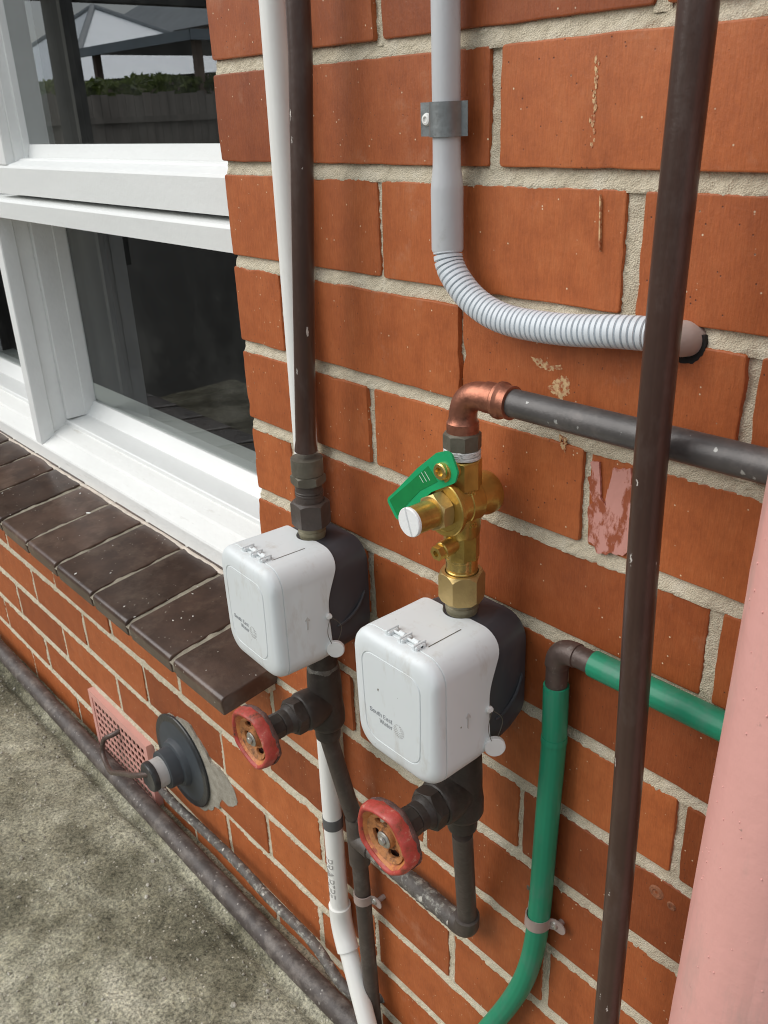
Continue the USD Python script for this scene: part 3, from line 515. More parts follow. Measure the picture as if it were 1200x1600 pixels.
for pts, sd in (([(.082, -.209), (.090, -.2085), (.100, -.2125), (.1085, -.210), (.109, -.213), (.098, -.217), (.088, -.2145)], 1), ([(.106, -.221), (.114, -.2175), (.1175, -.222), (.116, -.231), (.110, -.236), (.104, -.232), (.098, -.229)], 2), ([(.110, -.238), (.1165, -.235), (.118, -.243), (.112, -.246)], 3), ([(.110, -.262), (.116, -.264), (.1165, -.2745), (.1115, -.270)], 5)):
    b = blob(pts, 90, .20, sd)
    for h in range(9):
        qx, qz = np.array(pts).mean(0) + r.normal(0, .004, 2); b = b.difference(Point(qx, qz).buffer(r.uniform(.0003, .0013)))
    spl.append(extr(b, .0012, -.0005))
obj('paint_splash', cat(spl), M['cream'], wall, smooth=False, kind='stuff')
sm = blob([(.139, -.276), (.146, -.273), (.149, -.30), (.1535, -.305), (.158, -.275), (.172, -.272), (.176, -.300), (.180, -.335), (.155, -.343), (.141, -.338)], 160, .085, 9)
obj('pink_paint_smear', extr(sm, .0012, -.0006), M['pink_smear'], wall, smooth=False)
for px, pz, rr in ((.227, -.622, .0042), (.241, -.626, .0026)):
    obj('filled_screw_hole', lathe([(rr * 1.6, 0), (rr * 1.3, .0008), (rr * .8, .0008), (rr * .7, .0002), (rr * .2, .0)], (px, 0.0004, pz), (0, -1, 0), 14), M['plug'], wall)

# ------------------------------------------------------------------ timber window
win = thing('timber_window', 'white painted timber window with a lower fixed light and an upper sash', 'window', (-0.9, 0.1, -0.65))
XL = -1.95
def prismx(prof, x0, x1):
    """(y, z) outline swept along x"""
    m = trimesh.creation.extrude_polygon(Polygon(prof), x1 - x0, engine='earcut'); v = m.vertices
    t = tri(np.c_[x0 + v[:, 2], v[:, 0], v[:, 1]], m.faces); t.fix_normals(); return t
def prismz(prof, z0, z1):
    m = trimesh.creation.extrude_polygon(Polygon(prof), z1 - z0, engine='earcut'); v = m.vertices
    t = tri(np.c_[v[:, 0], v[:, 1], z0 + v[:, 2]], m.faces); t.fix_normals(); return t
XR = JX + 0.012
obj('sill', prismx([(0.0850, -0.672), (0.0842, -0.630), (0.0856, -0.6268), (0.088, -0.6252), (0.112, -0.6125), (0.1145, -0.6085), (0.1365, -0.5985), (0.150, -0.597), (0.24, -0.595), (0.24, -0.672)], XL, XR), M['white_wood_worn'], win, smooth=20)
obj('mullion', prismz([(-1.2705, 0.0850), (-1.2415, 0.0845), (-1.2400, 0.0865), (-1.2400, 0.1130), (-1.2425, 0.1145), (-1.2425, 0.1400), (-1.2425, 0.20), (-1.268, 0.20), (-1.268, 0.1145), (-1.2722, 0.113), (-1.2722, 0.0865)], -0.626, -0.150), M['white_wood'], win, smooth=20)
obj('mullion', prismz([(-1.2705, 0.0850), (-1.2415, 0.0845), (-1.2400, 0.0865), (-1.2400, 0.22), (-1.2722, 0.22), (-1.2722, 0.0865)], -0.150, 0.50), M['white_wood'], win, smooth=20)
obj('transom', prismx([(0.0760, -0.1870), (0.0745, -0.1600), (0.0765, -0.1560), (0.0850, -0.1530), (0.22, -0.1500), (0.22, -0.1780), (0.105, -0.1860)], XL, XR), M['white_wood'], win, smooth=20)
def sash_lower(x0, x1):
    s = None
    o = obj('fixed_sash', cat([prismx([(0.1415, -0.5995), (0.1412, -0.5905), (0.1430, -0.5885), (0.178, -0.5850), (0.1815, -0.5838), (0.2010, -0.5600), (0.212, -0.5600), (0.212, -0.5970)], x0, x1),
        prismz([(x0, 0.1415), (x0 + .0105, 0.1415), (x0 + .0118, 0.143), (x0 + .0118, 0.180), (x0 + .0135, 0.1815), (x0 + .0135, 0.2060), (x0, 0.212)], -0.5840, -0.176)]), M['white_wood'], win, smooth=20)
    obj('pane', box(x0 + .008, x1, 0.2040, 0.2070, -0.5640, -0.170), M['glass'], win, smooth=False)
sash_lower(-1.2410, XR)
sash_lower(-1.95, -1.2735)
# upper sash, standing a little proud
UX = -1.118
up = obj('upper_sash', cat([prismx([(0.0800, -0.1465), (0.0790, -0.1050), (0.0805, -0.1015), (0.0835, -0.0995), (0.0990, -0.0940), (0.1010, -0.0918), (0.1120, -0.0905), (0.1128, -0.0950), (0.1142, -0.0950), (0.1148, -0.0885), (0.1185, -0.0705), (0.128, -0.0705), (0.128, -0.1480)], UX - .062, XR),
    prismz([(UX - .062, 0.0800), (UX + .0005, 0.0793), (UX + .0020, 0.0810), (UX + .0030, 0.0930), (UX + .0085, 0.0945), (UX + .0095, 0.1080), (UX + .0140, 0.1095), (UX + .0150, 0.1200), (UX - .062, 0.128)], -0.1000, 0.50)]), M['white_wood'], win, smooth=20)
obj('pane', box(UX + .008, XR, 0.1195, 0.1225, -0.0760, 0.50), M['bright_sash_glass'], win, smooth=False)
cl = []
k = 500; xs = np.linspace(-1.9, JX, k); pr_ = []
for i, x in enumerate(xs):
    h = meshkit.fbm(np.array([[x * 30, 0, 0]]), 3, 2)[0]; w = .004 + .006 * h
    pr_.append(np.array([(x, 0.087, -0.660), (x, 0.0835 - w * .6, -0.6545), (x, 0.083 - w, -0.6555 - .0006), (x, 0.083 - w * 1.15, -0.660)]))
obj('caulk_bead', loft(pr_), M['caulk'], win, smooth=True)

# dark room behind the glass
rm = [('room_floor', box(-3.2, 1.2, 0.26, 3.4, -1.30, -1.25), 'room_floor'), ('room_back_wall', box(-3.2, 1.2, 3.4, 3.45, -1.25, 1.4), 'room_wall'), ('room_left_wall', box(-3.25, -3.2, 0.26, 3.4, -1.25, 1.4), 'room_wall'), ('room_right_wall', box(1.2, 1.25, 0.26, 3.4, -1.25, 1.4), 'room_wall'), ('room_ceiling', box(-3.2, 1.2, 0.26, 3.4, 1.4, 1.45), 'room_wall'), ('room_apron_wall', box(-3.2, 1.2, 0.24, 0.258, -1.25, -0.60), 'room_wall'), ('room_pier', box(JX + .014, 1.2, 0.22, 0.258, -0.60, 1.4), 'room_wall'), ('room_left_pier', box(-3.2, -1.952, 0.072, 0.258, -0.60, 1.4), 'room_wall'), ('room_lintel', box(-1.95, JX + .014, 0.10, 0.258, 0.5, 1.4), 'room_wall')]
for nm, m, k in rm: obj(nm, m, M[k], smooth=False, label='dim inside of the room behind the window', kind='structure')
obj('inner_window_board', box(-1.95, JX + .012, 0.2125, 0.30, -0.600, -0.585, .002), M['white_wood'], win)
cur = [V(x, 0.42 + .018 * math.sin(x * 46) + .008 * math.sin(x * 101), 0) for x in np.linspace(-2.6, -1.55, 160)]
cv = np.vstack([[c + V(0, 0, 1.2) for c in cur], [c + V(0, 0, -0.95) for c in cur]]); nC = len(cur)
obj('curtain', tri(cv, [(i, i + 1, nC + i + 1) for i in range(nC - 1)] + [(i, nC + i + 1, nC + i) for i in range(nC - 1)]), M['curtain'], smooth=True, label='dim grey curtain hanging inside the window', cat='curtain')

# ------------------------------------------------------------------ pipes on the wall
GX = -0.16
# white plastic pipe, dropping behind the brown pipe and kicking out over the floor pipes
wp = thing('white_plastic_pipe', 'white plastic drain pipe running down behind the left meter with an angled foot', 'pipe', (-0.192, -0.015, 0))
R0 = 0.0118; E0 = V(-0.1915, -0.0155, -0.997); E1 = V(-0.083, -0.050, -1.142)
obj('pipe', tube([(-0.1800, -0.0148, 0.45), (-0.1868, -0.0152, -0.3), (-0.1918, -0.0155, -0.82), (-0.1918, -0.0155, -0.975)], R0, 28), M['white_pvc'], wp)
dE = (E1 - E0) / np.linalg.norm(E1 - E0)
obj('pipe', tube([E0 + dE * .02, E1, E1 + dE * .06], R0, 28), M['white_pvc'], wp)
eb = fillet(E0 + V(0, 0, .03), E0, E0 + dE * .03, .024, 9)
ep = np.vstack([E0 + V(0, 0, .034), E0 + V(0, 0, .0335), eb, E0 + dE * .0335, E0 + dE * .034])
rr = np.r_[R0 + .0003, .0142, np.full(9, .0142), .0142, R0 + .0003]; obj('elbow', tube(ep, rr, 28), M['white_pvc'], wp, smooth=40)
obj('tape_band', lathe([(R0 + .0001, 0), (R0 + .0008, .0003), (R0 + .0008, .0157), (R0 + .0001, .016)], (-0.1919, -0.0154, -0.832), (0, 0, 1), 28), M['band'], wp)
def text_on_cyl(txt, h, center, r, th0, depth=.0003):
    """lettering running down a vertical pipe, wrapped round its surface"""
    m = meshkit.text_mesh(txt, h, depth); v = m.vertices.copy()
    a = th0 + (v[:, 1] - h / 2) / r; rad = r + .0001 + v[:, 2]
    m.vertices = np.c_[center[0] + rad * np.sin(a), center[1] - rad * np.cos(a), center[2] - v[:, 0]]; return m
obj('printed_lettering', text_on_cyl('PR\u25b2PIPE', .0108, (-0.1918, -0.0155, -0.876), R0, .12), M['faint_ink'], wp, smooth=False)

# brown pipe that comes down into the left meter
AX1, AX2, AY = -0.1495, 0.052, -0.042
bp1 = thing('brown_supply_pipe', 'thin brown painted pipe dropping into the left meter, in front of the white pipe', 'pipe', (AX1, AY, -0.33))
obj('pipe', tube(poly([(-0.1140, -0.0300, 0.45), (-0.1265, -0.0340, 0.0), (-0.1486, AY, -0.318), (AX1, AY, -0.328)], .02), np.r_[np.full(len(poly([(-0.1140, -0.0300, 0.45), (-0.1265, -0.0340, 0.0), (-0.1486, AY, -0.318), (AX1, AY, -0.328)], .02)) - 1, .0095), .0108], 28), M['brown_paint'], bp1)
a0 = V(AX1, AY, 0)
obj('compression_nut', cat([lathe([(.0115, 0), (.0148, .0008), (.0152, .0025), (.0152, .0155), (.0150, .017)], a0 + V(0, 0, -.352), (0, 0, 1), 40), hexnut(.0292, .0105, a0 + V(0, 0, -.3615), (0, 0, 1), .35)]), M['bronze_grey'], bp1, smooth=25)
obj('threaded_sleeve', lathe([(.0128, 0), (.0132, .0012), (.0132, .0125), (.0135, .013), (.0135, .0145), (.0130, .015), (.0136, .0158), (.0136, .0168), (.0130, .0174), (.0130, .024)], a0 + V(0, 0, -.3850), (0, 0, 1), 40), M['dark_brown'], bp1, smooth=25)
obj('union_nut', hexnut(.0330, .0260, a0 + V(0, 0, -.4045), (0, 0, 1), .42, both=True, ch=.0018), M['dark_brown'], bp1, smooth=20)

# thick brown pipe crossing in front at the right
rx = [(0.2275, -0.061, 0.45), (0.2270, -0.061, 0.0), (0.2240, -0.060, -0.12), (0.2238, -0.060, -0.27), (0.2270, -0.058, -0.46), (0.2285, -0.058, -0.72), (0.229, -0.058, -1.16)]
bp2 = thing('long_brown_pipe', 'long brown painted pipe standing clear of the wall in front of the other pipes', 'pipe', (0.228, -0.06, -1.16))
obj('pipe', tube(spline(rx, 90), 0.0099, 32), M['brown_paint'], bp2)
for z in (0.30, -1.02):
    obj('standoff_clip', cat([cyl((0.2275, -0.052, z), (0.2275, 0.004, z), .004), lathe([(.0101, -.007), (.0113, -.0065), (.0113, .0065), (.0101, .007)], (0.2275, -0.061 if z > 0 else -.058, z), (0, 0, 1))]), M['galv'], bp2)

# grey conduit, its saddle, and the corrugated bend into the wall
cx, cy = 0.0115, -0.0150
gc = thing('grey_conduit', 'pale grey electrical conduit with a belled end above the corrugated bend', 'conduit', (cx, cy, -0.14))
obj('conduit', lathe([(.0099, .55), (.0099, .066 - .0), (.0101, .058), (.0114, .047), (.0117, .043), (.0117, .0015), (.0112, 0), (.0100, .0002)], (cx + .0005, cy, -0.1385), (0, 0, 1), 36), M['grey_pvc'], gc)
fp = spline([(0.0125, -0.0155, -0.136), (0.0150, -0.0165, -0.146), (0.0225, -0.0175, -0.1560), (0.0380, -0.0180, -0.1685), (0.0630, -0.0180, -0.1785), (0.0960, -0.0180, -0.1810), (0.1340, -0.0180, -0.1790), (0.1640, -0.0175, -0.1755), (0.188, -0.0150, -0.1740)], 640)
sl = np.r_[0, np.cumsum(np.linalg.norm(np.diff(fp, axis=0), axis=1))]; pitch = 0.0044
ph = (sl / pitch) % 1; prof_r = 0.0079 + 0.0028 * np.clip((0.5 - np.abs(ph - 0.5) - 0.06) / 0.09, 0, 1)
fc = thing('corrugated_conduit', 'pale corrugated flexible conduit curving from the grey conduit into the wall', 'conduit', (0.10, -0.018, -0.18))
obj('corrugated_tube', tube(fp, prof_r, 28), M['pale_pvc'], fc, smooth=35)
obj('end_cuff', tube(spline([(0.183, -0.0155, -0.1742), (0.193, -0.0125, -0.1750), (0.201, -0.0050, -0.1765), (0.206, 0.006, -0.1785)], 24), np.r_[np.linspace(.0085, .0112, 5), np.full(12, .0112), np.linspace(.0112, .0098, 7)], 28), M['sealant'], fc)
hole = blob([(.188, -.186), (.197, -.1925), (.208, -.192), (.2155, -.186), (.217, -.177), (.211, -.171), (.200, -.172)], 60, .07, 2)
obj('conduit_hole', extr(hole, .004, -.0008), M['void_shade'], wall, smooth=False)  # flat dark patch on the brick face, painted shade of the hole

# dark horizontal pipe with copper elbow (down to the brass valve)
hz_y, hz_z = -0.0360, -0.2325
hp = thing('dark_horizontal_pipe', 'tarnished dark pipe running right from a copper elbow above the brass valve', 'pipe', (0.10, hz_y, hz_z))
obj('pipe', tube(poly([(0.0920, hz_y, hz_z), (0.30, -0.0350, hz_z + .002), (0.62, -0.035, hz_z + .004)], .02), 0.0102, 28), M['dark_pipe'], hp)
c0 = V(AX2, -0.0400, hz_z)
ebp = fillet(c0 + V(0, -.0004, -.026), c0, c0 + V(.026, .003, 0), .0185, 12)
path = np.vstack([c0 + V(0, -.0006, -.0300), c0 + V(0, -.0005, -.0225), c0 + V(0, -.0005, -.0215), ebp, c0 + V(.0205, .003, 0), c0 + V(.0300, .0035, 0), c0 + V(.0312, .0035, 0), c0 + V(.0328, .0035, 0), c0 + V(.0350, .0035, 0), c0 + V(.0368, .0036, 0), c0 + V(.0382, .0036, 0), c0 + V(.0440, .0038, 0), c0 + V(.0448, .0038, 0)])
rad = np.r_[.0122, .0122, .0113, np.full(12, .0106), .0114, .0114, .0122, .0136, .0136, .0122, .0118, .0122, .0110]
obj('copper_elbow', tube(path, rad, 32), M['copper'], hp, smooth=28)
obj('adaptor_nut', hexnut(.0270, .0140, V(AX2, -.0412, -.2762), (0, 0, 1), .12, n=8, ch=.0012), M['bronze_grey'], hp, smooth=15)
tp = []
for i in range(5):
    tp.append(lathe([(.0128, 0), (.0141, .0005), (.0143, .0012), (.0141, .0020), (.0128, .0026)], V(AX2, -.0414, -.2830 + i * .0014), V(.05 * math.sin(i * 2.2), .05 * math.cos(i * 1.7), 1), 32))
obj('thread_tape', cat(tp), M['tape'], hp)

# ------------------------------------------------------------------ brass combination valve over the right meter
bv = thing('brass_valve', 'new brass valve with green handle and white cap above the right meter', 'valve', (AX2, AY, -0.37))
vx = V(AX2, AY, 0)
obj('body', cat([hexnut(.0290, .0235, vx + V(0, 0, -.3065), (0, 0, 1), .12, n=8, ch=.0008),
    lathe([(.0128, 0), (.0145, .004), (.0150, .010), (.0152, .030), (.0142, .040), (.0136, .046)], vx + V(0, 0, -.348), (0, 0, 1), 40),
    hexnut(.0262, .0220, vx + V(0, 0, -.3670), (0, 0, 1), .12, n=8, ch=.0008),
    lathe([(.0150, -.010), (.0178, -.0094), (.0184, -.0085), (.0184, .004), (.0176, .0046), (.0176, .012), (.0188, .0122), (.0188, .0170)], vx + V(0, 0, -.3185), (0, -1, 0), 44),
    lathe([(.0120, 0), (.0168, .001), (.0176, .003), (.0176, .009), (.0160, .012), (.0140, .026)], vx + V(.001, .0300, -.3185), (0, -1, 0), 40),
    lathe([(.0082, 0), (.0082, .0150), (.0074, .0165)], vx + V(.002, -.006, -.2885), (0, -1, 0), 24)]), M['brass'], bv, smooth=28)
obj('flange', lathe([(.0188, 0), (.0216, .0003), (.0225, .0012), (.0225, .0044), (.0217, .0052), (.0180, .0053), (.0176, .0048), (.0120, .0048)], vx + V(0, -.0165, -.3185), (0, -1, 0), 48), M['brass'], bv, smooth=28)
obj('cartridge_nut', hexnut(.0262, .0110, vx + V(0, -.0212, -.3185), (0, -1, 0), .5, ch=.0010), M['brass_nut'], bv, smooth=15)
obj('cartridge', lathe([(.0110, 0), (.0110, .0205), (.0106, .0210)], vx + V(0, -.0320, -.3185), (0, -1, 0), 36), M['brass'], bv, smooth=28)
capm = m3.Manifold.revolve(m3.CrossSection([[(0, 0), (.0112, 0), (.0115, .0004), (.0115, .0022), (.0109, .0030), (0, .0031)]]), 48) - m3.Manifold.cube([.0019, .030, .004], True).translate([0, 0, .0034]).rotate([0, 0, 18])
obj('white_cap', frommani(place(capm, vx + V(0, -.0528, -.3185), (0, -1, 0))), M['white_cap'], bv, smooth=30)
obj('drain_plug', cat([lathe([(.0070, 0), (.0070, .0150), (.0064, .0160)], vx + V(.001, -.008, -.3510), (0, -1, -.12), 24), frommani(place(m3.Manifold.cylinder(.006, .0062, .0062, 6) - m3.Manifold.cylinder(.004, .0030, .0030, 6).translate([0, 0, .0035]), vx + V(.001, -.0235, -.3528), (0, -1, -.12)))]), M['brass'], bv, smooth=20)
obj('tail_piece', lathe([(.0128, 0), (.0128, .0105), (.0125, .0110), (.0125, .0125), (.0128, .0130), (.0128, .0195), (.0134, .0200), (.0134, .0225)], vx + V(0, 0, -.3880), (0, 0, 1), 40), M['brass_bright'], bv, smooth=28)
nutm = (m3.Manifold.cylinder(.0255, .0190, .0190, 6).rotate([0, 0, 22]) ^ m3.Manifold.revolve(m3.CrossSection([[(0, 0), (.0172, 0), (.0190, .003), (.0190, .0215), (.0164, .0255), (0, .0255)]]), 64)) - m3.Manifold.cylinder(.006, .0136, .0136, 40).translate([0, 0, .0215])
obj('union_nut', frommani(place(nutm, vx + V(0, 0, -.4042), (0, 0, 1))), M['brass_nut'], bv, smooth=15)
for txt, h, z, x in (('GEN', .0034, -.3085, -.001), ('15 20', .0044, -.3205, -.004), ('AS', .004, -.336, .003)):
    m = meshkit.text_mesh(txt, h, .0006); v = m.vertices.copy(); a = .95 + (v[:, 0] + x) / .0152
    m.vertices = np.c_[AX2 + (.0151 + v[:, 2]) * np.sin(a), AY - (.0151 + v[:, 2]) * np.cos(a), z + v[:, 1]]; obj('cast_lettering', m, M['brass_bright'], bv, smooth=False)
# lever handle: bent green plate
hh = [(.0655, -.2855), (.0595, -.2745), (.0560, -.2735), (.0480, -.2765), (.0310, -.2920), (.0100, -.3155), (.0020, -.3235), (.0120, -.3355), (.0165, -.3315), (.0270, -.3210), (.0430, -.3040), (.0640, -.2920)]
hg = Polygon(hh).buffer(.002).buffer(-.004).buffer(.0042)
def handle(pg, y0, t):
    m = trimesh.creation.extrude_polygon(pg.segmentize(.002), t, engine='triangle') if False else trimesh.creation.extrude_polygon(pg.segmentize(.0015), t, engine='earcut')
    m = m.subdivide(); v = m.vertices; s = (v[:, 0] - .055) * -.72 + (v[:, 1] + .285) * -.69                     # distance along the lever
    bend = .14 * (s + .01)
    return tri(np.c_[v[:, 0], y0 - v[:, 2] - bend, v[:, 1]], m.faces)
obj('handle', handle(hg, -.0605, .0018), M['green_plastic'], bv, smooth=30)
lab = Polygon([(.0400, -.2870), (.0240, -.3030), (.0080, -.3185), (.0035, -.3230), (.0118, -.3330), (.0180, -.3245), (.0330, -.3070), (.0490, -.2960)])
obj('handle_label', handle(lab.buffer(.0006), -.0622, .00035), M['green_film'], bv, smooth=30)
pl = []
r = np.random.default_rng(4)
for i in range(3):
    t = i / 12; c = V(.0400, -.2900) + t * (V(.012, -.3190) - V(.0400, -.2900)) + V(-.004, -.000); L = r.uniform(.003, .0085); d = V(.69, -.72); e = V(-.72, -.69) * .00022
    q0 = c + d * r.uniform(.0, .003); pl.append(handle(Polygon([q0 - e, q0 + d * L - e, q0 + d * L + e, q0 + e]), -.06245, .00025))
obj('handle_print', cat(pl), M['label_print'], bv, smooth=False)
obj('handle_nut', frommani(place((m3.Manifold.revolve(m3.CrossSection([[(0, 0), (.0062, 0), (.0066, .0008), (.0066, .0046), (.0058, .0055), (0, .0055)]]), 40)) - m3.Manifold.cylinder(.006, .0035, .0038, 24).translate([0, 0, .0018]), V(AX2 + .0015, -.0620, -.2870), (0, -1, 0))), M['brass_bright'], bv, smooth=28)

# ------------------------------------------------------------------ water meters
def meter_parts(t, ax):
    """in world coordinates round the axis (ax, AY)"""
    zc = -0.4735; a, b = .0488, .0590
    def ring(A, B, R, y, rb=None, dz=0.0, yf=None, lid=0.0):
        o = rrect(A, B, R, 9, 22, rb)
        if lid:
            q = np.clip((B - o[:, 1]) / (2 * B), 0, 1); o = np.c_[o[:, 0] * (1 - .085 * lid * q ** 2.2), o[:, 1] + .0035 * lid * q ** 6]
        yy = np.full(len(o), float(y)) if yf is None else np.array([yf(px, pz) for px, pz in o])
        return np.c_[ax + o[:, 0], yy, zc + dz + o[:, 1]]
    def seam(px, pz):
        side = min(1, max(0, (b - .004 - pz) / .05)); y = -.0475 - .0125 * (1 - math.cos(PI * min(1, side))) / 2 + .003 * max(0, (-pz - .01) / .05)
        if pz > b - .004 and abs(px) < .0195:
            y = min(y, AY - math.sqrt(max(0, .0150 ** 2 - min(abs(px), .0150) ** 2)) - .0022 * math.exp(-((abs(px) - .0150) / .003) ** 2) * 0)
        return y
    body = loft([ring(a - .0026, b - .0026, .0195, 0, .0205, yf=lambda x, z: seam(x, z) + .0000), ring(a - .0010, b - .0010, .0200, 0, .0235, yf=lambda x, z: seam(x, z) - .0002), ring(a, b, .0200, 0, .0240, yf=lambda x, z: seam(x, z) - .0012),
        ring(a, b, .0200, -.0700, .0215), ring(a + .0001, b, .0195, -.0900, .0215), ring(a, b, .0190, -.1062, .0210), ring(a - .0002, b, .0190, -.1085, .0210), ring(a - .0010, b - .0008, .0186, -.1089, .0206), ring(a - .0010, b - .0008, .0186, -.1094, .0206), ring(a - .0002, b - .0002, .0190, -.1098, .0210),
        ring(a - .0003, b - .0004, .0188, -.1135, .0210, lid=0.15), ring(a - .0014, b - .0014, .0184, -.1168, .0206, lid=0.40), ring(a - .0034, b - .0034, .0178, -.1192, .0200, lid=0.65), ring(a - .0062, b - .0062, .0170, -.1206, .0190, lid=0.82), ring(a - .0100, b - .0100, .0150, -.1213, .0175, lid=0.90), ring(a - .0142, b - .0152, .0128, -.1217, .0155, lid=0.95), ring(a - .0146, b - .0156, .0126, -.1210, .0152, lid=0.95), ring(a - .0152, b - .0162, .0124, -.1210, .0150, lid=0.95), ring(a - .0156, b - .0166, .0122, -.1218, .0148, lid=0.95),
        ring(a - .024, b - .026, .008, -.1221, .010, lid=0.90), ring(a - .035, b - .038, .004, -.1222, .005, lid=0.70)])
    obj('cover', body, M['meter_white'], t, smooth=28)
    ha, hb = .0470, .0575
    hs = loft([ring(ha - .015, hb - .012, .018, -.0030), ring(ha - .0095, hb - .006, .022, -.0050), ring(ha - .0075, hb - .003, .024, -.0090), ring(ha - .0035, hb, .024, -.0260), ring(ha, hb, .024, -.0450), ring(ha, hb, .022, 0, yf=lambda x, z: seam(x, z) - .006)])
    obj('housing', hs, M['meter_dark'], t, smooth=28)
    lip = cat([tube(spline([(ax + ha - .0068, -.0120, zc + .002), (ax + ha - .0025, -.0240, zc - .010), (ax + ha - .0002, -.0400, zc - .0180), (ax + ha + .0002, -.052, zc - .0205)], 20), np.r_[.0006, np.full(18, .0016), .0006], 10)])
    obj('housing_lip', lip, M['meter_dark'], t)
    obj('inlet_neck', lathe([(.0128, -.010), (.0128, .0015), (.0134, .002), (.0136, .0060), (.0130, .0065), (.0130, .020)], V(ax, AY, zc + b - .0005), (0, 0, 1), 36), M['neck'], t)
    # hinge on the top edge
    zt_ = zc + b; hx = ax - .010
    hin = [cyl((hx - .006, -.1055, zt_ + .0016), (hx + .030, -.1055, zt_ + .0016), .0012, 10)]
    for i in range(3):
        x = hx - .004 + i * .0155; hin += [box(x - .0030, x + .0030, -.1115, -.1010, zt_ - .0010, zt_ + .0030, .0009), box(x - .0010, x + .0010, -.1120, -.0990, zt_ - .001, zt_ + .0040, .0004)]
    hin += [cyl((hx + .0035 + i * .0155, -.1040, zt_ + .0018), (hx + .0095 + i * .0155, -.1040, zt_ + .0018), .0022, 12) for i in range(2)]
    obj('hinge', cat(hin), M['meter_white'], t)
    obj('seam_rib', box(ax + .0215, ax + .0221, -.1010, -.0655, zt_ - .001, zt_ + .00035), M['bronze_grey'], t)
    # print on the lid
    yF = -.1222
    def lid(m, x, z):
        v = m.vertices; return tri(np.c_[x + v[:, 0], yF + .0002 - v[:, 2], z + v[:, 1]], m.faces)
    h = .0040
    m1 = meshkit.text_mesh('South East', h, .0004); m2 = meshkit.text_mesh('Water', h, .0004)
    x1 = ax + .0008
    obj('lettering', cat([lid(m1, x1 - m1.bounds[1][0], zc - .0135), lid(m2, x1 - m2.bounds[1][0], zc - .0195)]), M['ink'], t, smooth=False)
    em = []
    ec = V(ax + .0085, zc - .0160)
    for rr_, n_, s_ in ((.0018, 7, .00030), (.0032, 12, .00034), (.0046, 17, .00040), (.0058, 22, .00034)):
        for i in range(n_):
            an = i / n_ * 2 * PI + rr_ * 300
            if rr_ < .005 and 1.4 < (an % (2 * PI)) < 2.4: continue
            q = ec + rr_ * V(math.cos(an), math.sin(an)); em.append(extr(Point(*q).buffer(s_, 2), yF + .0002, yF - .0002))
    obj('emblem', cat(em), M['faint_ink'], t, smooth=False)
    # raised arrow on the side, its shading put into a grey colour
    xs_ = ax + a
    ar = Polygon([(-.0008, -.007), (.0006, -.007), (.0006, .0025), (.0028, .0010), (.0028, .0028), (.0002, .0065), (-.0022, .0040), (-.0022, .0026), (-.0008, .0036)])
    m = trimesh.creation.extrude_polygon(ar, .0009, engine='earcut'); v = m.vertices
    obj('flow_arrow', tri(np.c_[xs_ - .0003 + v[:, 2], -.0860 + v[:, 0], zc - .0020 + v[:, 1]], m.faces), M['mark_shade'], t, smooth=False)
    # wire seal
    p0 = V(xs_ + .0030, -.0620, zc - .0035); p1 = V(xs_ + .0052, -.0600, zc - .0390)
    obj('seal_eye', lathe([(.0024, 0), (.0030, .0006), (.0030, .0026), (.0022, .0034)], p0 - V(.003, 0, 0), (1, -.4, 0), 18), M['seal'], t)
    obj('seal_wire', cat([tube(spline([p0 + V(.001, -.001, -.001), p0 + V(.002, -.0055, -.014), p1 + V(0, -.004, .0075)], 14), .00032, 6), tube(spline([p0 + V(.001, .001, -.001), p0 + V(.003, .0095, -.012), p1 + V(0, .0035, .0078)], 14), .00032, 6)]), M['bronze_grey'], t)
    obj('seal_disc', lathe([(.0078, -.0026), (.0086, -.0018), (.0086, .0018), (.0079, .0026), (.004, .0027)], p1, (.75, -.62, .06), 30), M['seal'], t)
mt = thing('water_meter', 'left water meter in a white and dark grey box, under the brown supply pipe', 'water meter', (AX1, AY, -0.53), group='water meters on the brick wall')
meter_parts(mt, AX1)
UsdGeom.Xformable(mt).AddRotateZOp().Set(-3.0)
def copy(src, name, label, loc, rz=0.0, group=None):
    x = UsdGeom.Xform.Define(stage, path_for(name, None)); x.AddTranslateOp().Set(Gf.Vec3d(*map(float, loc)))
    if rz is not None: x.AddRotateZOp().Set(rz)
    o = x.GetPrim(); o.GetReferences().AddInternalReference(src.GetPath()); o.SetInstanceable(True)
    for k, v in src.GetCustomData().items(): o.SetCustomDataByKey(k, v)
    o.SetCustomDataByKey('label', label); return o
copy(mt, 'water_meter', 'right water meter in a white and dark grey box, under the brass valve', (AX2, AY, -0.53))

